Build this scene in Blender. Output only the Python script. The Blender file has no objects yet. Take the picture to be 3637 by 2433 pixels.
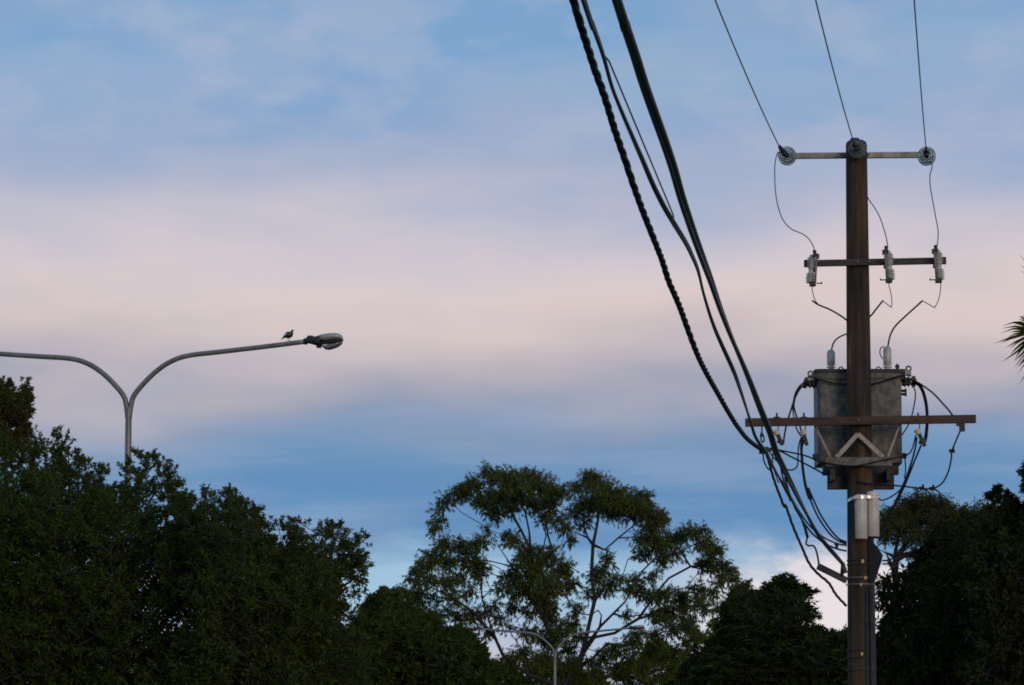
import bpy, math, random
import numpy as np
from mathutils import Vector, Matrix
from mathutils import noise as mnoise

random.seed(7)
RNG = np.random.default_rng(7)
SC = bpy.context.scene
COL = SC.collection
V = Vector

# ------------------------------------------------------------------ camera
FPX = 14000.0                       # focal length in pixels of the 3637 px wide frame
W0, H0 = 3637.0, 2433.0
EYE = V((0.0, 0.0, 1.6))
PITCH = math.atan(1708.0 / FPX)
cam_data = bpy.data.cameras.new('camera')
cam_data.sensor_width = 36.0
cam_data.lens = FPX / W0 * 36.0
cam_data.clip_start = 0.1
cam_data.clip_end = 6000.0
cam = bpy.data.objects.new('camera', cam_data)
cam.location = EYE
cam.rotation_euler = (math.pi / 2 + PITCH, 0, 0)
COL.objects.link(cam)
SC.camera = cam

# ------------------------------------------------------------------ colour management
SC.view_settings.view_transform = 'Standard'
SC.view_settings.look = 'None'
SC.view_settings.exposure = 0.0
SC.view_settings.gamma = 1.0
SC.view_settings.use_curve_mapping = False
SC.cycles.use_denoising = False
SC.cycles.caustics_reflective = False
SC.cycles.caustics_refractive = False
SC.cycles.sample_clamp_indirect = 2.0
SC.cycles.filter_width = 1.8
SC.cycles.max_bounces = 8
SC.cycles.diffuse_bounces = 2
SC.cycles.glossy_bounces = 3
SC.cycles.transmission_bounces = 8
SC.cycles.transparent_max_bounces = 8


def lin(c):
    return tuple((x / 255 / 12.92) if x / 255 <= 0.04045 else ((x / 255 + 0.055) / 1.055) ** 2.4 for x in c)


# ------------------------------------------------------------------ dusk sky
SUN_EL = math.radians(9.0)
SUN_AZ = math.radians(158.0)        # clockwise from +Y: low in the sky behind the camera
world = bpy.data.worlds.new('World')
SC.world = world
world.use_nodes = True
nt = world.node_tree
N, LK = nt.nodes, nt.links
N.clear()


def nd(t, **kw):
    n = N.new(t)
    for k, v in kw.items():
        setattr(n, k, v)
    return n


def mth(op, a, b=None, c=None, clamp=False):
    n = N.new('ShaderNodeMath')
    n.operation = op
    n.use_clamp = clamp
    for i, x in enumerate((a, b, c)):
        if x is None:
            continue
        if isinstance(x, (int, float)):
            n.inputs[i].default_value = x
        else:
            LK.new(x, n.inputs[i])
    return n.outputs[0]


def sstep(x, lo, hi, t0=0.0, t1=1.0):
    n = nd('ShaderNodeMapRange', interpolation_type='SMOOTHSTEP')
    LK.new(x, n.inputs[0])
    for i, v in enumerate((lo, hi, t0, t1)):
        n.inputs[i + 1].default_value = v
    return n.outputs[0]


def noise(vec, scl, rot, detail=3.0, rough=0.5, off=(0, 0, 0)):
    m = nd('ShaderNodeMapping')
    m.inputs['Scale'].default_value = scl
    m.inputs['Rotation'].default_value = rot
    m.inputs['Location'].default_value = off
    LK.new(vec, m.inputs['Vector'])
    n = nd('ShaderNodeTexNoise')
    n.inputs['Scale'].default_value = 1.0
    n.inputs['Detail'].default_value = detail
    n.inputs['Roughness'].default_value = rough
    LK.new(m.outputs[0], n.inputs['Vector'])
    return n.outputs['Fac']


def mixc(fac, a, b):
    n = nd('ShaderNodeMix', data_type='RGBA')
    for s, x in ((n.inputs[0], fac), (n.inputs[6], a), (n.inputs[7], b)):
        if hasattr(x, 'is_output'):
            LK.new(x, s)
        elif isinstance(x, (int, float)):
            s.default_value = x
        else:
            s.default_value = (*x, 1.0)
    return n.outputs[2]


tc = nd('ShaderNodeTexCoord')
dirv = tc.outputs['Generated']
sep = nd('ShaderNodeSeparateXYZ')
LK.new(dirv, sep.inputs[0])
sx, sz = sep.outputs['X'], sep.outputs['Z']


def zy(py):                          # sine of the elevation that a height in the photograph stands for
    return math.sin(PITCH + math.atan((H0 / 2 - py) / FPX))


n_big = noise(dirv, (9, 9, 34), (0, math.radians(9), 0), 2.5, 0.5, (3.1, 0, 1.7))
n_mid = noise(dirv, (24, 24, 64), (0, math.radians(16), 0), 4.0, 0.5, (0.4, 2.0, 5.0))
zz = mth('ADD', mth('ADD', sz, 0.006), mth('MULTIPLY', sx, 0.020))
zz = mth('ADD', zz, mth('MULTIPLY', mth('SUBTRACT', n_big, 0.5), 0.046))
zz = mth('ADD', zz, mth('MULTIPLY', mth('SUBTRACT', n_mid, 0.5), 0.015))
SKY_STOPS = [
    (2600, (206, 202, 212)), (2433, (214, 207, 218)), (2230, (178, 189, 219)), (2060, (148, 188, 221)), (1975, (134, 182, 217)),
    (1870, (78, 134, 191)), (1730, (82, 135, 188)), (1590, (98, 142, 188)), (1480, (118, 147, 187)),
    (1370, (146, 154, 181)), (1240, (186, 176, 187)), (1060, (223, 203, 201)), (900, (225, 207, 208)),
    (740, (204, 197, 210)), (600, (177, 182, 207)), (450, (154, 172, 206)), (200, (144, 173, 209)), (0, (138, 173, 210)),
    (-900, (116, 158, 202)), (-4000, (104, 140, 188))]
ramp = nd('ShaderNodeValToRGB')
ramp.color_ramp.interpolation = 'B_SPLINE'
ZMAX = 0.5
els = ramp.color_ramp.elements
SKY_STOPS.sort(key=lambda s: -s[0])
for i, (py, c) in enumerate(SKY_STOPS):
    e = els[i] if i < 2 else els.new(0.5)
    e.position = min(1.0, zy(py) / ZMAX)
    e.color = (*lin(c), 1.0)
LK.new(mth('DIVIDE', zz, ZMAX, clamp=True), ramp.inputs[0])
cloud = ramp.outputs[0]
# bluer openings and greyer veils between the cloud streaks
n_open = noise(dirv, (13, 13, 40), (0, math.radians(14), 0), 3.5, 0.55, (7.7, 1.0, 2.2))
high = sstep(sz, zy(1000), zy(300))
cloud = mixc(mth('MULTIPLY', mth('MULTIPLY', sstep(n_open, 0.47, 0.66), high), 0.55), cloud, lin((108, 158, 208)))
n_veil = noise(dirv, (16, 16, 46), (0, math.radians(18), 0), 4.0, 0.5, (1.7, 4.0, 9.2))
cloud = mixc(mth('MULTIPLY', sstep(n_veil, 0.5, 0.72), 0.22), cloud, lin((168, 176, 200)))
n_mot = noise(dirv, (34, 34, 66), (0, math.radians(28), 0), 5.0, 0.55, (5.2, 1.1, 0.3))
cloud = mixc(mth('MULTIPLY', mth('MULTIPLY', sstep(n_mot, 0.46, 0.66), sstep(sz, zy(800), zy(500))), 0.42), cloud, lin((178, 186, 210)))
n_str = noise(dirv, (15, 15, 130), (0, math.radians(6), 0), 4.0, 0.55, (0.7, 3.3, 4.1))
low = mth('MULTIPLY', sstep(sz, zy(1990), zy(1800)), sstep(sz, zy(1330), zy(1480)))
cloud = mixc(mth('MULTIPLY', mth('MULTIPLY', sstep(n_str, 0.44, 0.66), low), 0.28), cloud, lin((152, 170, 204)))
# the pale cumulus low over the trees
n_cum = noise(dirv, (30, 30, 62), (0, 0, 0), 5.0, 0.6, (2.2, 0.3, 0.9))
cum_h = mth('ADD', mth('MULTIPLY', mth('SUBTRACT', n_cum, 0.5), 0.030), sz)
cum = mth('MULTIPLY', sstep(cum_h, zy(1950), zy(2070)), sstep(sx, 0.022, 0.068))
cloud = mixc(mth('MULTIPLY', cum, 0.93), cloud, lin((241, 230, 233)))

n_pal = noise(dirv, (22, 22, 70), (0, math.radians(9), 0), 4.0, 0.55, (9.2, 2.3, 1.9))
pal_h = mth('ADD', mth('MULTIPLY', mth('SUBTRACT', n_pal, 0.5), 0.022), sz)
pal = mth('MULTIPLY', sstep(pal_h, zy(1900), zy(2010)), sstep(pal_h, zy(2260), zy(2120)))
cloud = mixc(mth('MULTIPLY', pal, mth('SUBTRACT', 0.60, mth('MULTIPLY', cum, 0.6))), cloud, lin((172, 208, 232)))

sky = nd('ShaderNodeTexSky')
sky.sky_type = 'NISHITA'
sky.sun_disc = False
sky.sun_elevation = SUN_EL
sky.sun_rotation = SUN_AZ
cloud10 = nd('ShaderNodeVectorMath', operation='SCALE')
cloud10.inputs[3].default_value = 10.0
LK.new(cloud, cloud10.inputs[0])
skycol = mixc(0.90, sky.outputs[0], cloud10.outputs[0])     # thin overcast in front of the clear sky
bg = nd('ShaderNodeBackground')
bg.inputs['Strength'].default_value = 0.1
LK.new(skycol, bg.inputs['Color'])
wout = nd('ShaderNodeOutputWorld')
LK.new(bg.outputs[0], wout.inputs['Surface'])

sun_dir = V((math.sin(SUN_AZ) * math.cos(SUN_EL), math.cos(SUN_AZ) * math.cos(SUN_EL), math.sin(SUN_EL)))
sun_data = bpy.data.lights.new('sun', 'SUN')
sun_data.energy = 0.85
sun_data.angle = math.radians(20)
sun_data.color = (1.0, 0.80, 0.62)
sun = bpy.data.objects.new('sun', sun_data)
sun.rotation_euler = (-sun_dir).to_track_quat('-Z', 'Y').to_euler()
sun.location = (0, -20, 30)
COL.objects.link(sun)


# ------------------------------------------------------------------ helpers
def at(px, py, y):
    """The point at depth y (metres in front of the camera) that the photograph shows at px, py."""
    d = V((px - W0 / 2, FPX * math.cos(PITCH) - (H0 / 2 - py) * math.sin(PITCH),
           FPX * math.sin(PITCH) + (H0 / 2 - py) * math.cos(PITCH)))
    return EYE + d * (y / d.y)


ORG = {}


class MB:
    def __init__(s):
        s.v, s.f, s.sm = [], [], []

    def add(s, vs, fs, smooth=False):
        b = len(s.v)
        s.v += [tuple(v) for v in vs]
        s.f += [tuple(b + i for i in f) for f in fs]
        s.sm += [smooth] * len(fs)
        return s

    def box(s, c, size, rot=None):
        c = V(c)
        vs = []
        for x in (-.5, .5):
            for y in (-.5, .5):
                for z in (-.5, .5):
                    p = V((x * size[0], y * size[1], z * size[2]))
                    vs.append(c + (rot @ p if rot else p))
        return s.add(vs, [(0, 1, 3, 2), (4, 6, 7, 5), (0, 4, 5, 1), (2, 3, 7, 6), (0, 2, 6, 4), (1, 5, 7, 3)])

    def bar(s, a, b, w, h, up=(0, 0, 1)):
        a, b = V(a), V(b)
        d = (b - a)
        L = d.length
        x = d.normalized()
        y = V(up).cross(x)
        if y.length < 1e-4:
            y = V((0, 1, 0)).cross(x)
        y.normalize()
        z = x.cross(y)
        return s.box((a + b) / 2, (L, w, h), Matrix((x, y, z)).transposed())

    def tube(s, pts, r, n=8, cap=True):
        pts = [V(p) for p in pts]
        m = len(pts)
        rs = r if isinstance(r, (list, tuple)) else [r] * m
        ref = None
        vs = []
        for i, p in enumerate(pts):
            t = (pts[min(i + 1, m - 1)] - pts[max(i - 1, 0)])
            t = t.normalized() if t.length > 1e-9 else V((0, 0, 1))
            if ref is None:
                ref = V((0, 0, 1)) if abs(t.z) < .9 else V((1, 0, 0))
            ref = (ref - t * ref.dot(t)).normalized()
            q = t.cross(ref)
            for k in range(n):
                a = 2 * math.pi * k / n
                vs.append(p + (ref * math.cos(a) + q * math.sin(a)) * rs[i])
        fs = [(i * n + k, i * n + (k + 1) % n, (i + 1) * n + (k + 1) % n, (i + 1) * n + k)
              for i in range(m - 1) for k in range(n)]
        s.add(vs, fs, True)
        if cap:
            b = len(s.v) - m * n
            s.f += [tuple(b + k for k in reversed(range(n))), tuple(b + (m - 1) * n + k for k in range(n))]
            s.sm += [False, False]
        return s

    def lathe(s, prof, org, axis=(0, 0, 1), n=20):
        """prof: (radius, height along axis) pairs; closed at both ends if the radius is 0 there."""
        org, ax = V(org), V(axis).normalized()
        e = V((1, 0, 0)) if abs(ax.x) < .9 else V((0, 1, 0))
        e = (e - ax * e.dot(ax)).normalized()
        g = ax.cross(e)
        vs, m = [], len(prof)
        for r, h in prof:
            for k in range(n):
                a = 2 * math.pi * k / n
                vs.append(org + ax * h + (e * math.cos(a) + g * math.sin(a)) * max(r, 1e-4))
        fs = [(i * n + k, i * n + (k + 1) % n, (i + 1) * n + (k + 1) % n, (i + 1) * n + k)
              for i in range(m - 1) for k in range(n)]
        return s.add(vs, fs, True)

    def prism(s, outline, z0, z1):
        n = len(outline)
        vs = [(x, y, z0) for x, y in outline] + [(x, y, z1) for x, y in outline]
        fs = [(i, (i + 1) % n, n + (i + 1) % n, n + i) for i in range(n)]
        fs += [tuple(reversed(range(n))), tuple(range(n, 2 * n))]
        return s.add(vs, fs)

    def loft(s, rings):
        n = len(rings[0])
        vs = [p for r in rings for p in r]
        m = len(rings)
        fs = [(i * n + k, i * n + (k + 1) % n, (i + 1) * n + (k + 1) % n, (i + 1) * n + k)
              for i in range(m - 1) for k in range(n)]
        s.add(vs, fs, True)
        b = len(s.v) - n * m
        s.f += [tuple(b + k for k in reversed(range(n))), tuple(b + (m - 1) * n + k for k in range(n))]
        s.sm += [False, False]
        return s

    def build(s, name, mat, parent=None, label=None):
        vs = np.array(s.v, dtype=float)
        c = (vs.min(0) + vs.max(0)) / 2
        me = bpy.data.meshes.new(name)
        me.from_pydata((vs - c).tolist(), [], s.f)
        me.polygons.foreach_set('use_smooth', s.sm)
        me.materials.append(mat)
        me.update()
        return place(bpy.data.objects.new(name, me), c, parent, label)


def place(o, c, parent=None, label=None):
    COL.objects.link(o)
    c = V(c)
    ORG[o.name] = c
    if parent is not None:
        o.parent = parent
        o.location = c - ORG[parent.name]
    else:
        o.location = c
    if label:
        o['label'] = label
    return o


def tag(o, label, cat, group=None, kind=None):
    o['label'] = label
    o['category'] = cat
    if group:
        o['group'] = group
    if kind:
        o['kind'] = kind
    return o


def empty(name, loc, label, cat, group=None):
    o = bpy.data.objects.new(name, None)
    o.empty_display_size = 0.2
    place(o, loc)
    return tag(o, label, cat, group)


def copy_tree(o, parent=None):
    c = o.copy()
    COL.objects.link(c)
    if parent is not None:
        c.parent = parent
    for ch in list(o.children):
        copy_tree(ch, c)
    return c


def smooth(pts, k=8):
    """Catmull-Rom curve through the points."""
    P = [V(p) for p in pts]
    if len(P) < 3:
        return P
    P = [P[0] * 2 - P[1]] + P + [P[-1] * 2 - P[-2]]
    out = []
    for i in range(1, len(P) - 2):
        a, b, c, d = P[i - 1:i + 3]
        for j in range(k):
            t = j / k
            out.append(.5 * ((2 * b) + (c - a) * t + (2 * a - 5 * b + 4 * c - d) * t * t + (3 * b - a - 3 * c + d) * t ** 3))
    out.append(P[-2])
    return out


# ------------------------------------------------------------------ materials
def material(name, c1, c2=None, rough=.6, metal=0.0, scale=(8, 8, 8), detail=4.0, bump=0.0, c3=None, lo=.35, hi=.65, spec=.5):
    m = bpy.data.materials.new(name)
    m.use_nodes = True
    t = m.node_tree
    b = t.nodes['Principled BSDF']
    b.inputs['Roughness'].default_value = rough
    b.inputs['Metallic'].default_value = metal
    b.inputs['Specular IOR Level'].default_value = spec
    if c2 is None:
        c2 = tuple(x * .75 for x in c1)
    co = t.nodes.new('ShaderNodeTexCoord')
    mp = t.nodes.new('ShaderNodeMapping')
    mp.inputs['Scale'].default_value = scale
    t.links.new(co.outputs['Object'], mp.inputs['Vector'])
    nz = t.nodes.new('ShaderNodeTexNoise')
    nz.inputs['Scale'].default_value = 1.0
    nz.inputs['Detail'].default_value = detail
    nz.inputs['Roughness'].default_value = .6
    t.links.new(mp.outputs[0], nz.inputs['Vector'])
    rp = t.nodes.new('ShaderNodeValToRGB')
    rp.color_ramp.elements[0].position = lo
    rp.color_ramp.elements[0].color = (*c2, 1)
    rp.color_ramp.elements[1].position = hi
    rp.color_ramp.elements[1].color = (*c1, 1)
    if c3:
        e = rp.color_ramp.elements.new(min(.98, hi + .12))
        e.color = (*c3, 1)
    t.links.new(nz.outputs['Fac'], rp.inputs[0])
    t.links.new(rp.outputs[0], b.inputs['Base Color'])
    if bump:
        bp = t.nodes.new('ShaderNodeBump')
        bp.inputs['Strength'].default_value = bump
        bp.inputs['Distance'].default_value = .02
        t.links.new(nz.outputs['Fac'], bp.inputs['Height'])
        t.links.new(bp.outputs[0], b.inputs['Normal'])
    return m


def leaf_material(name, cols, rough=.55, trans=.22, tcol=None, k_=1.0):
    """Every leaf its own tint of the plant's colours; a little light comes through."""
    m = bpy.data.materials.new(name)
    m.use_nodes = True
    t = m.node_tree
    b = t.nodes['Principled BSDF']
    b.inputs['Roughness'].default_value = rough
    b.inputs['Specular IOR Level'].default_value = .1
    g = t.nodes.new('ShaderNodeNewGeometry')
    rp = t.nodes.new('ShaderNodeValToRGB')
    es = rp.color_ramp.elements
    for i, c in enumerate(cols):
        e = es[i] if i < 2 else es.new(.5)
        e.position = i / (len(cols) - 1)
        e.color = (c[0] * k_, c[1] * k_, c[2] * .6 * k_, 1)
    t.links.new(g.outputs['Random Per Island'], rp.inputs[0])
    t.links.new(rp.outputs[0], b.inputs['Base Color'])
    tr = t.nodes.new('ShaderNodeBsdfTranslucent')
    mul = t.nodes.new('ShaderNodeVectorMath')
    mul.operation = 'MULTIPLY'
    mul.inputs[1].default_value = tcol or (1.3, 1.5, .8)
    t.links.new(rp.outputs[0], mul.inputs[0])
    t.links.new(mul.outputs[0], tr.inputs['Color'])
    mx = t.nodes.new('ShaderNodeMixShader')
    mx.inputs[0].default_value = trans
    t.links.new(b.outputs[0], mx.inputs[1])
    t.links.new(tr.outputs[0], mx.inputs[2])
    t.links.new(mx.outputs[0], t.nodes['Material Output'].inputs['Surface'])
    return m


def glass(name, col, rough, trans, ior):
    m = material(name, col, col, rough, 0, (20, 20, 20))
    b = m.node_tree.nodes['Principled BSDF']
    b.inputs['Transmission Weight'].default_value = trans
    b.inputs['IOR'].default_value = ior
    return m


M = dict(
    pole=material('pole_timber', (.074, .040, .016), (.013, .009, .006), .85, 0, (5, 5, .75), 8, .6, (.27, .145, .055), .38, .60),
    arm_wood=material('arm_timber', (.088, .044, .023), (.028, .016, .011), .8, 0, (2.2, 14, 14), 5, .3, (.19, .095, .06)),
    galv=material('galvanised_steel', (.26, .245, .225), (.13, .12, .11), .5, .35, (7, 7, 7), 5, .1),
    dark_steel=material('dark_steel', (.042, .037, .032), (.018, .017, .016), .65, .2, (9, 9, 9), 5, .1),
    pale_steel=material('pale_steel', (.30, .265, .23), (.15, .135, .115), .45, .2, (10, 10, 10), 5, .1),
    tank=material('tank_paint', (.125, .115, .095), (.052, .052, .048), .6, .1, (13, 13, 10), 9, .25, (.20, .13, .07), .40, .57),
    black=material('black_insulation', (.012, .012, .013), (.007, .007, .008), .65, 0, (15, 15, 15), 3, spec=.2),
    grey_cable=material('grey_cable_sheath', (.042, .045, .040), (.018, .019, .018), .5, 0, (6, 6, 6), 4),
    wire=material('bare_wire', (.075, .085, .10), (.045, .05, .06), .45, .5, (20, 20, 20), 2),
    porcelain=material('grey_porcelain', (.52, .51, .47), (.36, .36, .34), .38, 0, (9, 9, 9), 3),
    cream=material('cream_porcelain', (.72, .58, .36), (.50, .38, .22), .3, 0, (18, 18, 18), 3),
    white=material('white_paint', (.68, .62, .54), (.52, .47, .40), .38, 0, (5, 5, 5), 5, .05),
    strap=material('bright_strap', (.75, .72, .66), (.55, .52, .48), .25, .7, (12, 12, 12), 3),
    tube=material('fuse_tube', (.24, .20, .14), (.15, .12, .08), .5, 0, (10, 10, 10), 3),
    tagm=material('ochre_tag', (.62, .42, .15), (.45, .30, .10), .5, 0, (30, 30, 30), 3),
    disc=glass('insulator_glass', (.84, .93, .93), .06, .90, 1.25),
    bowl=glass('lamp_bowl_glass', (.92, .93, .93), .15, .80, 1.3),
    lamp_pole=material('lamp_pole_steel', (.23, .225, .20), (.14, .14, .13), .45, .3, (5, 5, 1.5), 5, .05),
    lamp_dark=material('lamp_dark_housing', (.035, .034, .031), (.018, .018, .017), .55, .1, (10, 10, 10), 4),
    lamp_cover=material('lamp_cover', (.46, .42, .37), (.33, .30, .27), .45, .2, (9, 9, 9), 4),
    feather=material('black_feathers', (.014, .014, .016), (.006, .006, .007), .4, 0, (40, 40, 40), 4),
    feather_w=material('white_feathers', (.80, .80, .80), (.62, .62, .62), .7, 0, (40, 40, 40), 4),
    beak=material('beak_horn', (.10, .10, .11), (.05, .05, .055), .4, 0, (40, 40, 40), 2),
    leg=material('bird_leg', (.10, .08, .07), (.06, .05, .04), .6, 0, (40, 40, 40), 2),
    bark=material('bark_dark', (.055, .044, .034), (.026, .021, .017), .85, 0, (6, 6, 2), 5, .4),
    bark_gum=material('bark_gum', (.032, .025, .020), (.015, .012, .010), .8, 0, (3, 3, 1), 5, .3),
    grass=material('grass', (.060, .075, .030), (.035, .045, .018), .9, 0, (.6, .6, .6), 8, .5),
    asphalt=material('asphalt', (.055, .054, .053), (.042, .041, .041), .85, 0, (3, 3, 3), 8, .3),
    kerb=material('kerb_concrete', (.34, .33, .31), (.25, .24, .22), .85, 0, (3, 3, 3), 6, .2),
    paint=material('road_paint', (.75, .74, .70), (.55, .54, .51), .7, 0, (4, 4, 4), 6),
)
L = dict(
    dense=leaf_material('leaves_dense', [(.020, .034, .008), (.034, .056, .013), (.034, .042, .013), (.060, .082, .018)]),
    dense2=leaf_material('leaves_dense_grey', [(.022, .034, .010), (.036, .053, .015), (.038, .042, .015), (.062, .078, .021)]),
    rusty=leaf_material('leaves_rusty', [(.034, .036, .012), (.050, .050, .016), (.048, .044, .016), (.075, .062, .024)]),
    gum=leaf_material('leaves_gum', [(.046, .059, .013), (.068, .086, .017), (.066, .070, .017), (.098, .102, .022)], .5, .28, None, 1.1),
    conifer=leaf_material('leaves_layered', [(.015, .024, .007), (.024, .038, .010), (.022, .028, .009), (.036, .047, .013)], .6, .18),
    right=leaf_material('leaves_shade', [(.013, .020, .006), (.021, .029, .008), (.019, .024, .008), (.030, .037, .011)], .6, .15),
    olive=leaf_material('leaves_olive', [(.034, .040, .012), (.050, .054, .015), (.046, .048, .014), (.070, .066, .020)]),
    palm=leaf_material('leaves_palm', [(.030, .040, .012), (.045, .052, .016), (.056, .050, .018)], .5, .12),
)
# fine dark checks and pale streaks run along the pole's grain
t_ = M['pole'].node_tree
bs_ = t_.nodes['Principled BSDF']
src_ = bs_.inputs['Base Color'].links[0].from_socket
co_ = t_.nodes.new('ShaderNodeTexCoord')
mp_ = t_.nodes.new('ShaderNodeMapping')
mp_.inputs['Scale'].default_value = (22, 22, .5)
t_.links.new(co_.outputs['Object'], mp_.inputs['Vector'])
nz_ = t_.nodes.new('ShaderNodeTexNoise')
nz_.inputs['Scale'].default_value = 1.0
nz_.inputs['Detail'].default_value = 3.0
t_.links.new(mp_.outputs[0], nz_.inputs['Vector'])
mr_ = t_.nodes.new('ShaderNodeMapRange')
for i_, v_ in enumerate((.40, .60, .70, 1.22)):
    mr_.inputs[i_ + 1].default_value = v_
t_.links.new(nz_.outputs['Fac'], mr_.inputs[0])
ml_ = t_.nodes.new('ShaderNodeVectorMath')
ml_.operation = 'SCALE'
t_.links.new(src_, ml_.inputs[0])
t_.links.new(mr_.outputs[0], ml_.inputs['Scale'])
t_.links.new(ml_.outputs[0], bs_.inputs['Base Color'])

# ------------------------------------------------------------------ ground, road
ROAD_AZ = 0.1
rd = V((math.sin(ROAD_AZ), math.cos(ROAD_AZ), 0))
rn = V((math.cos(ROAD_AZ), -math.sin(ROAD_AZ), 0))


def strip(name, x0, x1, s0, s1, z, mat, z0=None):
    c = [rn * x + rd * s for x, s in ((x0, s0), (x1, s0), (x1, s1), (x0, s1))]
    b = MB()
    if z0 is None:
        b.add([(p.x, p.y, z) for p in c], [(0, 1, 2, 3)])
    else:
        b.prism([(p.x, p.y) for p in c], z0, z)
    o = b.build(name, mat)
    o['kind'] = 'structure'
    return o


gm = MB()
gm.add([(-3000, -3000, 0), (3000, -3000, 0), (3000, 3000, 0), (-3000, 3000, 0)], [(0, 1, 2, 3)])
gm.build('ground', M['grass'])['kind'] = 'structure'
strip('road', -27, -15.2, -300, 900, .004, M['asphalt'])
strip('kerb', -15.2, -15.0, -300, 900, .13, M['kerb'], -.05)
strip('kerb', -27.2, -27.0, -300, 900, .13, M['kerb'], -.05)
for k in range(-6, 40):
    strip('lane_marking', -21.2, -21.08, k * 12, k * 12 + 4, .008, M['paint'])
strip('footpath', 2.2, 3.8, -300, 140, .03, M['kerb'], -.05)

# ------------------------------------------------------------------ utility pole
PY = 56.0
PX = at(3050, 1300, PY).x
TOPZ = at(3043, 499, PY).z
pole = empty('utility_pole', (PX, PY, 0), 'tall brown timber power pole with three crossarms, carrying the grey transformer', 'utility pole')


def prad(z):
    return .152 + (TOPZ - z) * .0066


prof = [(prad(z), z) for z in np.linspace(0, TOPZ - .07, 26)]
prof += [(prad(TOPZ) - .012, TOPZ - .025), (prad(TOPZ) - .05, TOPZ), (0, TOPZ + .005)]
MB().lathe(prof, (PX, PY, 0), n=28).build('shaft', M['pole'], pole)
MB().lathe([(0, .035), (.06, .03), (.075, 0), (0, -.005)], (PX - .02, PY, TOPZ + .002), n=16).build('pole_cap', M['dark_steel'], pole)


def px_bar(x0, y0, x1, y1, dep, w, h, name, mat, parent, label=None):
    b = MB()
    b.bar(at(x0, y0, dep), at(x1, y1, dep), w, h)
    return b.build(name, mat, parent, label)


px_bar(2783, 554, 3302, 550, 56.215, .09, .078, 'crossarm', M['galv'], pole, 'thin grey steel top crossarm')
px_bar(2862, 936, 3354, 926, 55.79, .085, .088, 'crossarm', M['dark_steel'], pole, 'dark steel middle crossarm')
px_bar(2647, 1501, 3465, 1488, 55.74, .11, .112, 'crossarm', M['arm_wood'], pole, 'reddish timber lower crossarm')
for x, y in ((2861, 936), (3355, 926)):
    px_bar(x - 5, y, x + 5, y, 55.79, .075, .10, 'end_cap', M['dark_steel'], pole)
for x, y, d in ((3046, 931, 55.73), (3087, 930, 55.73), (3135, 929, 55.74), (3048, 1492, 55.67), (2999, 551, 56.16), (3084, 549, 56.16)):
    p = at(x, y, d)
    MB().lathe([(0, .018), (.016, .015), (.018, 0), (0, -.002)], p, (0, -1, 0), 8).build('bolt', M['galv'], pole)
# the inverted V of flat braces, and the two straight braces further out
for a, b in (((3047, 1541), (2972, 1624)), ((3047, 1541), (3137, 1624))):
    px_bar(*a, *b, 55.735, .012, .062, 'brace', M['pale_steel'], pole)
for a, b in (((2895, 1513), (2950, 1624)), ((3196, 1508), (3153, 1624))):
    px_bar(*a, *b, 55.90, .03, .028, 'brace', M['galv'], pole)
# transformer platform: front channel, rear beam and the hanging boxes under it
px_bar(2934, 1641, 3168, 1639, 55.75, .06, .125, 'platform_channel', M['tank'], pole)
px_bar(2922, 1671, 3190, 1670, 56.32, .20, .13, 'platform_beam', M['dark_steel'], pole)
px_bar(2939, 1713, 3174, 1713, 56.30, .16, .20, 'platform_plate', M['dark_steel'], pole)
for x in (2955, 3150):
    p = at(x, 1690, 56.05)
    MB().box(p, (.05, .5, .16)).build('hanger', M['dark_steel'], pole)
# pole-mounted brackets lower down
p0, p1, p2 = at(2905, 2011, 55.62), at(3006, 2075, 55.75), at(3006, 2048, 55.75)
MB().bar(p0, (p1 + p2) / 2, .06, .085).build('cable_bracket', M['dark_steel'], pole)
MB().bar(at(2990, 2045, 55.7), at(2994, 2000, 55.7), .05, .05).build('bracket_lug', M['dark_steel'], pole)
ol = [(3085, 1905), (3112, 1938), (3136, 1972), (3131, 1996), (3107, 2066), (3088, 2072)]
ring0 = [at(x, y, 55.80) for x, y in ol]
ring1 = [at(x, y, 56.10) for x, y in ol]
MB().loft([ring0, ring1]).build('cable_box', M['black'], pole)
for y, h in ((1988, .018), (2003, .018), (2050, .02), (2074, .02), (2308, .014), (2335, .014), (2380, .014)):
    z = at(3055, y, 55.8).z
    r = prad(z)
    MB().lathe([(r + .001, -h / 2), (r + .010, -h / 2), (r + .010, h / 2), (r + .001, h / 2)], (PX, PY, z), n=28).build('steel_band', M['galv' if 2040 < y < 2090 else 'dark_steel'], pole)
for x, y, w, h in ((3068, 1990, .035, .05), (3078, 2049, .03, .045), (3062, 2073, .025, .04), (3066, 2320, .03, .045), (3084, 2302, .025, .03), (3012, 2074, .03, .03), (3090, 2376, .03, .02)):
    p = at(x, y, 55.6)
    p.y = 55.80 if x < 3080 else 55.84
    MB().box(p, (w, .03, h)).build('number_tag', M['tagm'], pole)
z1 = at(3050, 2085, 55.8).z
for x, r in ((3096, .033), (3080, .026)):
    q = at(x, 2200, 55.79)
    MB().tube([(q.x, 55.80, 0), (q.x, 55.80, z1)], r, 10).build('conduit', M['dark_steel'], pole)

# ------------------------------------------------------------------ transformer behind the pole
TY = 56.30
tr = empty('transformer', at(3053, 1642, TY + .42), 'weathered grey box transformer mounted behind the timber pole', 'transformer')


def rrect(cx, cy, hx, hy, r, n=5):
    out = []
    for sx_, sy_, a0 in ((1, 1, 0), (-1, 1, 90), (-1, -1, 180), (1, -1, 270)):
        for k in range(n + 1):
            a = math.radians(a0 + 90 * k / n)
            out.append((cx + sx_ * (hx - r) + r * math.cos(a), cy + sy_ * (hy - r) + r * math.sin(a)))
    return out


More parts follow.
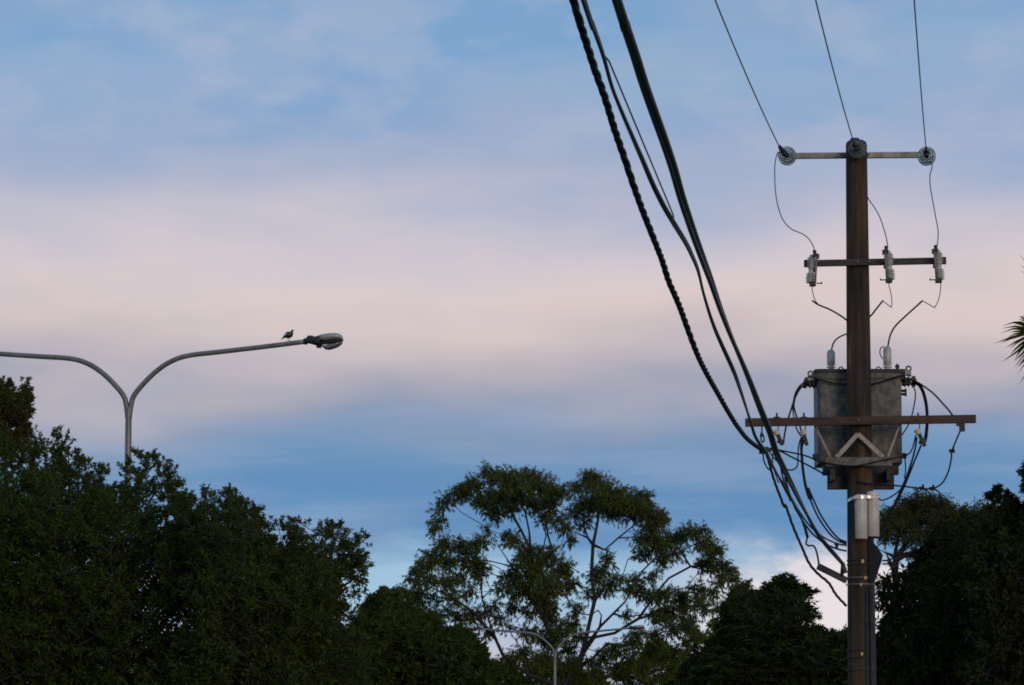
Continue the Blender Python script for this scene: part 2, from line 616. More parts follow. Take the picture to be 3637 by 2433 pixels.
a, b = at(2907, 1644, TY), at(3202, 1325, TY)
cx, hx = (a.x + b.x) / 2, (b.x - a.x) / 2
MB().prism(rrect(cx, TY + .42, hx, .42, .05), a.z, b.z).build('tank', M['tank'], tr)
a2, b2 = at(2893, 1326, TY), at(3218, 1311, TY)
MB().prism(rrect((a2.x + b2.x) / 2, TY + .42, (b2.x - a2.x) / 2, .46, .10), b.z + .002, b2.z).build('lid', M['dark_steel'], tr)
LIDZ = b2.z
ci = MB()
c0, c1 = at(2898, 1341, TY - .03), at(3214, 1326, TY - .03)
MB().prism(rrect(cx, TY + .42, hx + .045, .45, .11), at(3000, 1345, TY).z, b.z).build('lid_flange', M['tank'], tr)


def bushing(px, ytop, loop):
    p = at(px, 1310, TY + .3)
    zt = at(px, ytop, TY + .3).z
    h = zt - LIDZ
    g = MB()
    prf = [(0, 0), (.045, 0)]
    for k in range(3):
        z = .01 + k * .040
        prf += [(.04, z), (.07, z + .010), (.07, z + .016), (.04, z + .026)]
    g.lathe(prf + [(.04, .13), (0, .13)], (p.x, p.y, LIDZ), n=18)
    o = g.build('bushing', M['porcelain'], tr)
    MB().lathe([(0, .12), (.056, .12), (.060, .135), (.060, h - .05), (.045, h - .012), (.02, h), (0, h)], (p.x, p.y, LIDZ), n=18).build('bushing_cover', M['porcelain'], o)
    if loop:
        pts = smooth([at(x, y, TY + .24) for x, y in ((3140, 1230), (3129, 1236), (3125, 1250), (3128, 1263), (3136, 1275))])
        MB().tube(pts, .008, 6).build('bushing_lead', M['black'], o)


bushing(2952, 1242, False)
bushing(3152, 1230, True)
for x in (2987, 3120):
    p = at(x, 1309, TY + .1)
    pts = [V((p.x + .035 * math.cos(t), p.y, LIDZ + .035 * math.sin(t) * 1.2)) for t in np.linspace(-.2, math.pi + .2, 12)]
    MB().tube(pts, .009, 6).build('lifting_ring', M['dark_steel'], tr)
p = at(3187, 1305, TY + .2)
MB().lathe([(0, -.02), (.02, -.02), (.02, .04), (.035, .05), (.035, .075), (.015, .085), (.015, .1), (0, .1)], (p.x, p.y, LIDZ), n=10).build('oil_valve', M['dark_steel'], tr)


def lug(px, py):
    ring = [at(px, py, TY + .1) + V((.034 * math.cos(t), 0, .034 * math.sin(t))) for t in np.linspace(0, 2 * math.pi, 14)]
    g = MB().tube(ring, .014, 6, False)
    g.bar(at(px, py + 10, TY + .1), at(px, py + 26, TY + .1), .03, .075, (1, 0, 0))
    g.build('lifting_lug', M['galv'], tr)


lug(2879, 1327)
lug(3227, 1309)


def terminals(pts, side):
    for k, (x, y) in enumerate(pts):
        c = at(x, y, TY + .12 + .16 * k)
        g = MB().lathe([(0, 0), (.035, 0), (.035, .03), (.05, .035), (.05, .05), (.03, .055), (.03, .085), (.045, .09), (.045, .105), (.022, .11), (.022, .16), (0, .16)],
                       c, (side, 0, 0), 12)
        o = g.build('terminal', M['cream'] if k == 1 else M['dark_steel'], tr)
        MB().box(c + V((side * .17, 0, 0)), (.05, .05, .09)).build('terminal_clamp', M['dark_steel'], o)


terminals([(2906, 1352), (2902, 1360), (2900, 1368)], -1)
terminals([(3203, 1347), (3207, 1356), (3203, 1363)], 1)
for y in (1388, 1400):
    MB().lathe([(0, 0), (.02, 0), (.02, .05), (.035, .055), (.035, .075), (0, .08)], at(3201, y, TY + .2), (1, 0, 0), 10).build('drain_plug', M['dark_steel'], tr)
for x, y, s in ((2905, 1622, -1), (3201, 1619, 1)):
    MB().box(at(x, y, TY + .1) + V((s * .03, 0, 0)), (.09, .08, .075)).build('earth_lug', M['dark_steel'], tr)

# ------------------------------------------------------------------ the two white canisters strapped to the pole
for lab, x0, x1, y0, y1, yy in (('white canister strapped to the pole, taller and nearer the pole centre', 3037, 3080, 1757, 1915, 55.73),
                                ('white canister strapped at the outer edge of the pole, with the grey lead', 3080, 3122, 1746, 1907, 55.79)):
    a, b = at(x0, y1, yy), at(x1, y0, yy)
    c, r = (a.x + b.x) / 2, (b.x - a.x) / 2
    can = empty('canister', (c, yy, a.z), lab, 'canister', 'white canisters on the pole')
    zt = b.z
    MB().lathe([(0, a.z), (r - .012, a.z), (r, a.z + .012), (r, zt - .055)], (c, yy, 0), n=24).build('canister_body', M['white'], can)
    MB().lathe([(r + .006, zt - .058), (r + .006, zt - .02), (r - .012, zt), (0, zt)], (c, yy, 0), n=24).build('canister_lid', M['white'], can)
zs = at(3060, 1767, 55.7).z
pts = [V((PX - .178, PY - .06, zs - .028)), V((at(3022, 1770, 55.7).x, 55.75, zs - .02)), V((at(3040, 1767, 55.66).x, 55.66, zs)), V((at(3060, 1766, 55.63).x, 55.632, zs)),
       V((at(3080, 1765, 55.66).x, 55.66, zs + .004)), V((at(3100, 1763, 55.7).x, 55.692, zs + .006)), V((at(3123, 1762, 55.8).x, 55.80, zs + .008)), V((PX + .10, PY + .15, zs))]
sp = smooth(pts, 5)
g = MB()
for p, q in zip(sp[:-1], sp[1:]):
    d = (q - p).normalized() * .004
    g.bar(p - d, q + d, .012, .042)
tag(g.build('strap', M['strap']), 'bright metal strap holding the two white canisters to the pole', 'strap')

# ------------------------------------------------------------------ strain insulators at the pole top
WDIR = V((-.1126, -1, .0)).normalized()
UAX = V((-.1126, -1, -.07)).normalized()
DISC = [(.022, .055), (.050, .050), (.090, .030), (.118, .012), (.130, .0), (.128, -.012), (.118, -.010), (.112, .006), (.096, .010), (.091, -.014), (.084, -.014), (.079, .014),
        (.064, .018), (.059, -.010), (.052, -.010), (.046, .022), (.022, .024), (.022, .055)]


def strain_insulator(px, py, label):
    """Two glass discs on a string from the pole towards the camera, with a dead-end clamp."""
    c = at(px, py, 55.62)
    r = empty('strain_insulator', c, label, 'insulator', 'glass strain insulators at the pole top')
    back = c - UAX * .55
    MB().tube([back, c + UAX * .12], .013, 8).build('pin', M['dark_steel'], r)
    for h in (-.16, .0):
        MB().lathe([(rr, -z) for rr, z in DISC], c + UAX * h, UAX, 32).build('glass_disc', M['disc'], r)
        MB().lathe([(0, -.10), (.030, -.10), (.045, -.075), (.045, -.052), (0, -.05)], c + UAX * h, UAX, 14).build('disc_cap', M['dark_steel'], r)
    MB().lathe([(0, .02), (.04, .02), (.035, .06), (.02, .08), (0, .085)], c + UAX * .02, UAX, 12).build('socket', M['dark_steel'], r)
    return r, c


ENDS = []
for px, py, lab, tx, ty in ((2795, 552, 'clear glass strain insulator at the top crossarm end farther from the palm', 2768, 521),
                            (3044, 529, 'clear glass strain insulator on the very top of the timber pole', 3033, 508),
                            (3291, 553, 'clear glass strain insulator at the top crossarm end nearer the palm', 3289, 527)):
    r, c = strain_insulator(px, py, lab)
    e = at(tx, ty, 55.2)
    a0 = c + UAX * .09
    g = MB().bar(a0, e, .035, .05)
    g.bar(a0.lerp(e, .15) + V((0, 0, -.02)), a0.lerp(e, .55) + V((0, 0, -.03)), .05, .05)
    g.build('dead_end_clamp', M['dark_steel'], r)
    for k in range(3):
        q = a0.lerp(e, .2 + .2 * k)
        MB().tube([q + V((-.045, 0, .0)), q + V((.045, 0, .0))], .010, 6).build('bolt', M['dark_steel'], r)
    ENDS.append(e)

# high-voltage wires: they leave over the camera, sagging
for e, tx, lab in ((ENDS[0], 2540, 'thin bare high wire ending at the top crossarm tip farther from the palm'),
                   (ENDS[1], 2897, 'thin bare high wire ending on the pole top insulator'),
                   (ENDS[2], 3247, 'steepest thin bare high wire, ending at the top crossarm tip nearer the palm')):
    d = at(tx, 0, 30) - EYE
    n = V((-.1126, -1, 0))
    # where the ray of the frame's upper edge meets the wire's vertical plane
    s1 = (e.x - d.x / d.y * e.y) / (.1126 - d.x / d.y)
    y1 = e.y - s1
    z1 = (EYE + d * (y1 / d.y)).z
    LS = 95.0
    bb = (z1 - e.z) / (s1 - s1 * s1 / LS)
    pts = []
    for s in np.linspace(0, 85, 60):
        pts.append((e.x - .1126 * s, e.y - s, e.z + bb * (s - s * s / LS)))
    tag(MB().tube(pts, .0085, 6).build('high_voltage_wire', M['wire']), lab, 'wire', 'high voltage wires')

# ------------------------------------------------------------------ drop-out fuses on the middle crossarm
FY = 55.60
proto = None
FUSES = ((2890, 893, 1015, 1, 'ribbed grey fuse at the middle crossarm end nearer the thick cables'),
         (3153, 878, 1003, -1, 'ribbed grey fuse cutout on the middle crossarm, the one closest to the pole'),
         (3329, 875, 1003, -1, 'ribbed grey fuse cutout at the middle crossarm end nearer the palm'))
for px, y0, y1, sd, lab in FUSES:
    top, bot = at(px, y0, FY), at(px, y1, FY)
    H = top.z - bot.z
    f = empty('fuse_cutout', bot, lab, 'fuse', 'fuse cutouts on the middle crossarm')
    lean = V((.035 * sd, 0, 0))

    def fp(t, dy=0.0, dx=0.0):
        return bot + V((dx, dy, H * t)) + lean * (t - .5)
    ax = (fp(1) - fp(0)).normalized()
    prf = [(0, .05), (.030, .05)]
    for t0, n_, r_ in ((.08, 6, .074), (.53, 6, .074)):
        for k in range(n_):
            z = (t0 + k * .052) * H
            prf += [(.040, z), (r_ - .008 * abs(k - 2.5) / 2.5, z + .007), (r_ - .008 * abs(k - 2.5) / 2.5, z + .012), (.040, z + .022)]
        prf += [(.036, (t0 + n_ * .052 + .01) * H), (.036, (t0 + n_ * .052 + .03) * H)]
    prf += [(.032, .91 * H), (0, .91 * H)]
    MB().lathe(prf, fp(0, .04, -.030 * sd), ax, 18).build('porcelain_body', M['porcelain'], f)
    MB().tube([fp(.08, -.07, .032 * sd), fp(.86, -.07, .032 * sd)], .014, 10).build('fuse_tube', M['tube'], f)
    g = MB().box(fp(.885, -.02, .008 * sd), (.058, .13, .045))
    g.tube([fp(.90, .0), fp(1.0, .0)], .022, 8)
    g.box(fp(.84, -.06, .052 * sd), (.03, .03, .07))
    g.build('top_contact', M['dark_steel'], f)
    MB().lathe([(0, 0), (.026, 0), (.026, .03), (0, .035)], fp(.975), ax, 8).build('terminal_bolt', M['dark_steel'], f)
    g = MB().box(fp(.045, -.02, .0), (.085, .13, .06))
    g.bar(fp(.05, -.08, .05 * sd), fp(.05, -.08, .13 * sd), .016, .016)
    g.box(fp(.06, -.08, .125 * sd), (.014, .03, .03))
    g.build('hinge', M['dark_steel'], f)
    MB().box(fp(.5, .13, 0), (.07, .2, .05)).build('mount_bracket', M['dark_steel'], f)


def c1(L_, y=55.6):
    return [at(2600 + x * .4464, 400 + q * .4464, y) for x, q in L_]


def c2(L_, y=55.6):
    return [at(2600 + x * .4464, 1100 + q * .4464, y) for x, q in L_]


def c3(L_, y=55.6):
    return [at(2400 + x * .5277, 1733 + q * .5277, y) for x, q in L_]


def ramp_y(pts, y0, y1):
    """The same picture points, their depth running from y0 to y1."""
    n = len(pts) - 1
    out = []
    for i, p in enumerate(pts):
        d = p - EYE
        y = y0 + (y1 - y0) * i / n
        out.append(EYE + d * (y / d.y))
    return out


def cable(pts, r, mat, name, label, cat='wire', group=None, extra=(), k=8, n=8):
    g = MB().tube(smooth(pts, k), r, n)
    for e in extra:
        g.tube(smooth(e, k), r, n)
    return tag(g.build(name, mat), label, cat, group)


JG = 'thin jumpers from the top insulators to the fuses'
cable(ramp_y(c1([(395, 330), (383, 316), (365, 318), (350, 360), (340, 440), (345, 620), (370, 760), (410, 860), (470, 925), (560, 965), (610, 1005), (645, 1060), (655, 1100)]), 55.3, 55.6),
      .0075, M['wire'], 'jumper_wire', 'thin S-shaped jumper wire from the top crossarm to the fuse nearer the thick cables', 'wire', JG)
cable(ramp_y(c1([(1000, 330), (1040, 560), (1080, 675), (1130, 750), (1175, 830), (1210, 930), (1230, 1010), (1240, 1075)]), 56.3, 55.6),
      .0075, M['wire'], 'jumper_wire', 'thin jumper wire curving out from behind the pole to the fuse closest to it', 'wire', JG)
cable(ramp_y(c1([(1560, 395), (1585, 398), (1592, 420), (1588, 450), (1575, 500), (1578, 590), (1600, 720), (1620, 830), (1640, 950), (1632, 1070)]), 55.4, 55.6),
      .0075, M['wire'], 'jumper_wire', 'thin wavy jumper wire dropping to the fuse nearer the palm', 'wire', JG)
JG = 'leads from the fuses to the transformer'
f1 = tag(MB().tube(smooth(ramp_y(c1([(640, 1497), (690, 1530), (775, 1565), (870, 1620), (935, 1670)]), 55.6, 56.0)), .013, 8).build('fuse_lead', M['black']),
         'black fuse lead slanting behind the pole under the fuse nearer the thick cables', 'wire', JG)
MB().tube(smooth(c1([(637, 1380), (640, 1420), (660, 1490), (692, 1532)])), .0065, 6).build('bare_tail', M['wire'], f1)
f2 = tag(MB().tube(smooth(ramp_y(c1([(1200, 1497), (1145, 1565), (1110, 1610), (1060, 1660)]), 55.6, 56.2)), .0125, 8).build('fuse_lead', M['black']),
         'short black fuse lead slanting down behind the pole from the fuse closest to it', 'wire', JG)
MB().tube(smooth(c1([(1245, 1355), (1262, 1430), (1272, 1500), (1268, 1545)]) + c1([(1264, 1547), (1200, 1497)]), 6), .0065, 6).build('bare_tail', M['wire'], f2)
f3 = tag(MB().tube(smooth(ramp_y(c1([(1515, 1497), (1440, 1565)]) + c2([(1370, 60), (1300, 130), (1260, 200), (1240, 290)]), 55.6, 56.6)), .0125, 8).build('fuse_lead', M['black']),
         'long black fuse lead curving down to the transformer bushing nearer the palm', 'wire', JG)
MB().tube(smooth(c1([(1663, 1350), (1655, 1440), (1635, 1510), (1612, 1548)]) + c1([(1608, 1549), (1515, 1497)]), 6), .0065, 6).build('bare_tail', M['wire'], f3)
cable(ramp_y(c2([(935, 185), (905, 195), (850, 220), (810, 260), (790, 322)]), 56.3, 56.6), .0115, M['black'], 'fuse_lead',
      'short black lead arching from behind the pole to the bushing nearer the thick cables', 'wire', JG)

# ------------------------------------------------------------------ fittings under the timber crossarm
def shackle(px, py, dep, lab, stick):
    c = at(px, py, dep)
    r = empty('shackle_insulator', c, lab, 'insulator', 'cream shackle insulators under the timber crossarm')
    MB().tube([c + V((.03, 0, .14)), c + V((.03, 0, .05)), c], .008, 6).build('hanger_rod', M['dark_steel'], r)
    MB().lathe([(0, .03), (.03, .03), (.045, .018), (.05, -.005), (.03, -.02), (.045, -.035), (.03, -.05), (0, -.05)], c, V((stick[0], 0, stick[1])) * -1, 14).build('porcelain_cap', M['cream'], r)
    d = V((stick[0], 0, stick[1])).normalized()
    g = MB().bar(c + d * .05, c + d * stick[2], .05, .05)
    g.bar(c + d * .08 + V((.02, 0, -.02)), c + d * (stick[2] * .8) + V((-.05, .02, -.01)), .03, .03)
    g.build('wedge_clamp', M['dark_steel'], r)
    q = V((c.x + .01, c.y, at(px, 1482, dep).z))
    MB().lathe([(0, 0), (.05, 0), (.05, .015), (.014, .02), (.014, .07), (0, .075)], q - V((0, 0, .01)), (0, 0, 1), 8).build('eye_bolt', M['dark_steel'], r)
    return c


SH2 = shackle(2757, 1534, 55.74, 'cream insulator under the timber crossarm, the one closest to the thick cables', (.45, -.9, .20))
SH3 = shackle(2853, 1534, 55.74, 'cream shackle insulator under the timber crossarm, next to the transformer tank', (.25, -.95, .20))
SH4 = shackle(3259, 1531, 55.74, 'cream shackle insulator under the crossarm on the palm side, with a long black clamp', (.42, -.9, .24))
g = MB()
g.tube(smooth([at(2706, 1514, 55.7), at(2706, 1530, 55.7), at(2704, 1546, 55.7), at(2703, 1560, 55.7), at(2709, 1571, 55.7), at(2714, 1562, 55.7), at(2712, 1550, 55.7)], 5), .011, 6)
g.lathe([(0, 0), (.02, 0), (.035, -.05), (0, -.05)], at(2706, 1538, 55.7), (0, 0, 1), 8)
tag(g.build('hook', M['dark_steel']), 'dark hook under the timber crossarm tip holding the twisted cable', 'hook')
g = MB().box(at(3417, 1517, 55.74), (.075, .08, .12))
g.box(at(3409, 1509, 55.74), (.10, .06, .03))
tag(g.build('cable_clamp', M['dark_steel']), 'dark block clamp under the tip of the timber crossarm nearer the palm', 'clamp')

# ------------------------------------------------------------------ thick cables coming in over the camera
AZ = .115


def run_in(pix, dep, ext=95.0):
    """Points of a cable whose plan is straight: picture points (last one = the fixed end at depth dep) met with its vertical plane, then
    carried on over the camera."""
    e = at(*pix[-1], dep)
    out = []
    for px, py in pix:
        d = at(px, py, 30) - EYE
        k = d.x / d.y
        s = (e.x - k * e.y) / (AZ - k)
        y = e.y - s
        out.append(EYE + d * (y / d.y))
    a, b = out[0], out[3]
    t = (a - b).normalized()
    pre = []
    for s in (50, 36, 24, 14, 6):
        pre.append(a + t * s + V((0, 0, .0012 * s * s)))
    return pre + out


T_PIX = [(2036, 0), (2055, 64), (2081, 147), (2116, 255), (2148, 344), (2183, 459), (2218, 561), (2250, 657), (2282, 746), (2317, 835), (2352, 925), (2376, 1000), (2413, 1086),
         (2483, 1272), (2560, 1415), (2600, 1484), (2627, 1525), (2658, 1562), (2698, 1592), (2714, 1597)]
R_PIX = [(2191, 0), (2218, 83), (2256, 198), (2288, 300), (2326, 408), (2358, 497), (2390, 593), (2419, 695), (2444, 772), (2470, 848), (2498, 925), (2524, 995), (2560, 1100), (2600, 1203),
         (2636, 1287), (2667, 1363), (2703, 1457), (2734, 1533), (2756, 1604), (2783, 1662), (2814, 1725), (2850, 1796), (2901, 1891), (2938, 1939), (2970, 1976), (2990, 1999)]
M_PIX = [(2073, 0), (2103, 83), (2141, 191), (2173, 306), (2205, 389), (2243, 478), (2282, 568), (2320, 657), (2358, 733), (2396, 797), (2435, 861), (2460, 912), (2480, 963), (2501, 1050),
         (2540, 1170), (2604, 1314), (2627, 1377), (2649, 1444), (2667, 1502), (2685, 1555), (2721, 1608), (2743, 1652), (2770, 1700), (2798, 1752), (2819, 1787), (2843, 1833), (2859, 1875),
         (2868, 1908)]


def strands(path, n, r_each, r_tw, pitch, seed=0.0):
    path = [V(p) for p in path]
    P, acc = [path[0]], [0.0]
    step = pitch / 9
    for a, b in zip(path[:-1], path[1:]):
        m = max(1, int((b - a).length / step))
        for j in range(1, m + 1):
            q = a.lerp(b, j / m)
            acc.append(acc[-1] + (q - P[-1]).length)
            P.append(q)
    g = MB()
    for k in range(n):
        pts = []
        for i, p in enumerate(P):
            t = (P[min(i + 1, len(P) - 1)] - P[max(i - 1, 0)]).normalized()
            u = t.cross(V((0, 0, 1)))
            u = u.normalized() if u.length > 1e-3 else V((1, 0, 0))
            w = u.cross(t)
            a = 2 * math.pi * (acc[i] / pitch + k / n) + seed + .9 * math.sin(acc[i] * .9 / pitch) + .5 * math.sin(acc[i] * 2.3 / pitch + 1)
            pts.append(p + (u * math.cos(a) + w * math.sin(a)) * r_tw)
        g.tube(pts, r_each, 6)
    return g


tpath = smooth(run_in(T_PIX, 55.5), 6)
tag(strands(tpath, 3, .0205, .0125, .95).build('twisted_cable', M['black']), 'black twisted bundle of cables sweeping down to the hook under the timber crossarm', 'cable', 'thick cables coming in to the pole')
rpath = smooth(run_in(R_PIX, 55.6), 6) + smooth([at(x, y, 55.6) for x, y in ((2993, 2003), (2999, 2020), (3003, 2036))], 3)
tag(strands(rpath, 2, .0165, .0135, 30.0, 1.2).build('thick_cable', M['grey_cable']), 'thickest straight grey cable, running past the crossarm tip to the pole bracket', 'cable', 'thick cables coming in to the pole')
mp = run_in(M_PIX, 55.6)
mpath = smooth(mp, 6)
mtail = smooth([at(x, y, 55.6) for x, y in ((2868, 1908), (2863, 1930), (2873, 1938), (2888, 1938), (2897, 1950), (2904, 1975), (2908, 2000), (2911, 2025))], 5)
mo = strands(mpath + mtail[1:], 2, .0125, .0085, 14.0, .6).build('thick_cable', M['grey_cable'])
tag(mo, 'kinked grey cable with thin support wire and a wavy tail at the bracket tip', 'cable', 'thick cables coming in to the pole')
i0 = 5 + 1
sw = [mp[i0 + 1]] + [mp[i0 + 1].lerp(mp[i0 + 8], t) + V((.012, 0, .02)) for t in np.linspace(.05, .95, 8)] + [mp[i0 + 8]]
MB().tube(sw, .006, 6).build('support_wire', M['wire'], mo)

# the clamp and what leaves it
g = MB().box(at(2716, 1600, 55.55), (.10, .07, .10)).box(at(2705, 1606, 55.55), (.07, .06, .05))
g.bar(at(2716, 1597, 55.6), at(2745, 1596, 55.6), .05, .05)
tag(g.build('cable_clamp', M['dark_steel']), 'black wedge clamp where the twisted cable ends below the crossarm tip', 'clamp')
DG = 'black leads below the timber crossarm'
dn = smooth(c2([(265, 1120), (290, 1200), (318, 1300), (350, 1400), (385, 1490), (415, 1568)]) + c3([(740, 120), (790, 260), (850, 400), (900, 510), (960, 580), (1030, 640), (1080, 720), (1150, 795)]), 6)
tag(strands(dn, 3, .011, .0105, .30).build('twisted_cable', M['black']), 'black twisted tail dropping from the wedge clamp to the pole, below every bracket', 'cable')
A = [
    ([('2', (330, 1100)), ('2', (390, 1120)), ('2', (480, 1138)), ('2', (560, 1155)), ('2', (620, 1175)), ('2', (675, 1203))], .010, 'black lead running from the wedge clamp to the foot of the transformer tank', 55.6, 56.2),
    ([('2', (330, 1105)), ('2', (390, 1128)), ('2', (470, 1170)), ('2', (560, 1215)), ('2', (650, 1262)), ('2', (745, 1315))], .011, 'black lead running from the wedge clamp to the platform beam under the transformer', 55.6, 56.2),
    ([('2', (250, 1125)), ('2', (248, 1170)), ('2', (258, 1215)), ('2', (278, 1255)), ('2', (305, 1278))], .009, 'short black loop hanging just below the wedge clamp', 55.6, 55.6),
    ([('2', (290, 1120)), ('2', (330, 1175)), ('2', (380, 1225)), ('2', (420, 1262)), ('2', (455, 1275)), ('2', (490, 1272)), ('2', (518, 1245)), ('2', (524, 1200)), ('2', (526, 1130)), ('2', (535, 1060)), ('2', (555, 1010))], .009,
     'black U-shaped loop hanging between the wedge clamp and the insulator beside the tank', 55.6, 55.7),
    ([('2', (330, 1115)), ('2', (325, 1160)), ('2', (322, 1205)), ('2', (330, 1260)), ('2', (372, 1380))], .008, 'thin black lead dropping straight between the two thick grey cables', 55.6, 55.6),
    ([('2', (385, 1228)), ('2', (400, 1320)), ('2', (430, 1420)), ('2', (465, 1520)), ('3', (770, 55)), ('3', (830, 155)), ('3', (905, 258)), ('3', (1000, 335)), ('3', (1080, 372)), ('3', (1150, 388))], .011,
     'black lead swinging into the pole, upper of the pair that shares a small clip', 55.6, 55.75),
    ([('2', (420, 1330)), ('2', (450, 1440)), ('2', (490, 1550)), ('3', (820, 165)), ('3', (900, 285)), ('3', (990, 365)), ('3', (1080, 408)), ('3', (1150, 425))], .011,
     'black lead swinging into the pole, lower of the pair that shares a small clip', 55.6, 55.75),
    ([('2', (560, 1010)), ('2', (548, 1080)), ('2', (552, 1170)), ('2', (560, 1270)), ('2', (580, 1400)), ('2', (612, 1505)), ('3', (882, 0)), ('3', (905, 75)), ('3', (950, 180)), ('3', (1010, 275)), ('3', (1075, 345)), ('3', (1150, 378))], .011,
     'outer of two black leads hanging from the insulator beside the tank to the pole', 55.7, 55.75),
    ([('2', (570, 1030)), ('2', (556, 1110)), ('2', (560, 1180)), ('2', (568, 1270)), ('2', (590, 1400)), ('2', (630, 1515)), ('3', (892, 0)), ('3', (925, 75)), ('3', (975, 180)), ('3', (1035, 272)), ('3', (1095, 340)), ('3', (1150, 365))], .011,
     'inner of two black leads hanging from the insulator beside the tank to the pole', 55.7, 55.75),
    ([('2', (605, 575)), ('2', (575, 582)), ('2', (540, 607)), ('2', (505, 665)), ('2', (487, 740)), ('2', (455, 840)), ('2', (430, 930)), ('2', (415, 1010)), ('2', (408, 1065)), ('2', (388, 1072)), ('2', (372, 1040)), ('2', (358, 1005))], .011,
     'black transformer lead arching over the crossarm to the insulator between the thick cables', 56.4, 55.72),
    ([('2', (610, 590)), ('2', (580, 597)), ('2', (545, 622)), ('2', (510, 680)), ('2', (492, 760)), ('2', (510, 840)), ('2', (535, 910)), ('2', (555, 980))], .011,
     'black transformer lead arching over the crossarm to the insulator beside the tank', 56.4, 55.72),
    ([('2', (608, 600)), ('2', (570, 605)), ('2', (535, 640)), ('2', (500, 710)), ('2', (485, 790)), ('2', (495, 870)), ('2', (515, 950)), ('2', (548, 1005))], .009,
     'thin black transformer lead, innermost of those arching to the insulator beside the tank', 56.4, 55.72),
    ([('2', (1435, 565)), ('2', (1470, 575)), ('2', (1515, 602)), ('2', (1600, 665)), ('2', (1680, 750)), ('2', (1725, 800)), ('2', (1760, 848))], .011,
     'black transformer lead slanting straight out to the crossarm tip nearer the palm', 56.4, 55.75),
    ([('2', (1435, 578)), ('2', (1490, 592)), ('2', (1525, 650)), ('2', (1550, 750)), ('2', (1558, 860)), ('2', (1554, 960)), ('2', (1545, 1030)), ('2', (1528, 1072))], .0115,
     'black transformer lead hooking down to the long black clamp, outer one of the pair', 56.4, 55.72),
    ([('2', (1435, 588)), ('2', (1480, 600)), ('2', (1512, 650)), ('2', (1538, 750)), ('2', (1548, 860)), ('2', (1542, 960)), ('2', (1532, 1020)), ('2', (1518, 1062))], .0115,
     'black transformer lead hooking down to the long black clamp, inner one of the pair', 56.42, 55.74),
    ([('2', (1430, 600)), ('2', (1455, 640)), ('2', (1458, 700)), ('2', (1445, 780)), ('2', (1425, 860)), ('2', (1395, 930)), ('2', (1350, 1000))], .008,
     'thin black lead curling from the terminals back behind the tank side', 56.4, 56.6),
    ([('2', (1462, 1000)), ('2', (1448, 1060)), ('2', (1430, 1115)), ('2', (1405, 1148)), ('2', (1365, 1163))], .009,
     'short black lead from the clamp insulator to the lug at the tank foot', 55.7, 56.3),
    ([('2', (1470, 1015)), ('2', (1458, 1100)), ('2', (1432, 1200)), ('2', (1392, 1320)), ('2', (1345, 1430)), ('2', (1290, 1550)), ('3', (1420, 200)), ('3', (1380, 275)), ('3', (1335, 335))], .0115,
     'black lead slanting down past the canisters to the pole, starting at the clamp insulator', 55.7, 55.85),
    ([('2', (1505, 1075)), ('2', (1475, 1150)), ('2', (1445, 1220)), ('2', (1402, 1330)), ('2', (1355, 1440)), ('2', (1300, 1550)), ('3', (1428, 205)), ('3', (1390, 278)), ('3', (1345, 340))], .0115,
     'black lead slanting down past the canisters to the pole, starting at the long clamp tip', 55.72, 55.88),
    ([('2', (1372, 1168)), ('2', (1380, 1230)), ('2', (1380, 1290)), ('2', (1372, 1340))], .008, 'short black lead hanging from the tank foot lug to the slanting pair', 56.3, 55.75),
    ([('2', (1832, 930)), ('2', (1800, 1000)), ('2', (1768, 1075)), ('2', (1748, 1130)), ('2', (1745, 1180)), ('2', (1722, 1285)), ('2', (1680, 1370)), ('2', (1630, 1410)), ('2', (1585, 1425)), ('2', (1505, 1422)),
      ('2', (1360, 1405)), ('2', (1270, 1397)), ('2', (1120, 1388)), ('2', (1050, 1380)), ('2', (1000, 1368))], .010,
     'long black lead from the palm-side crossarm tip, curving below and back to the pole', 55.72, 55.78),
    ([('2', (1505, 1424)), ('2', (1548, 1437)), ('2', (1578, 1478)), ('2', (1590, 1560)), ('3', (1722, 130)), ('3', (1702, 220)), ('3', (1645, 320)), ('3', (1565, 400)), ('3', (1490, 460)), ('3', (1430, 485)), ('3', (1390, 490))], .010,
     'black lead in a big loop back to the pole cable box, the inner loop', 55.75, 55.9),
    ([('2', (1595, 1424)), ('2', (1640, 1445)), ('2', (1662, 1490)), ('2', (1672, 1560)), ('3', (1788, 130)), ('3', (1755, 230)), ('3', (1685, 330)), ('3', (1600, 415)), ('3', (1520, 480)), ('3', (1450, 508)), ('3', (1390, 512))], .010,
     'black lead in a big loop back to the pole cable box, the outer loop', 55.75, 55.9),
    ([('2', (1163, 1488)), ('2', (1175, 1508)), ('2', (1200, 1516)), ('2', (1260, 1492)), ('2', (1320, 1450)), ('2', (1350, 1420))], .009,
     'thin dark lead sagging from the canister strap to the slanting pair', 55.75, 55.78),
    ([('2', (600, 535)), ('2', (640, 537)), ('2', (700, 557)), ('2', (800, 582)), ('2', (880, 592)), ('2', (1000, 598)), ('2', (1110, 592)), ('2', (1200, 570)), ('2', (1300, 537)), ('2', (1390, 520)), ('2', (1425, 528))], .010,
     'black lead strung across the transformer face between its two terminal sets', 56.22, 56.22),
    ([('2', (680, 1205)), ('2', (760, 1222)), ('2', (850, 1236)), ('2', (960, 1244)), ('2', (1050, 1232)), ('2', (1150, 1208)), ('2', (1250, 1188)), ('2', (1350, 1170))], .009,
     'black lead slung across the platform channel in front of the pole', 55.68, 55.68),
]
for pl, r, lab, y0, y1 in A:
    pts = [(c2 if k == '2' else c3)([q])[0] for k, q in pl]
    cable(ramp_y(pts, y0, y1), r * 1.18, M['black'], 'service_lead', lab, 'cable', DG)
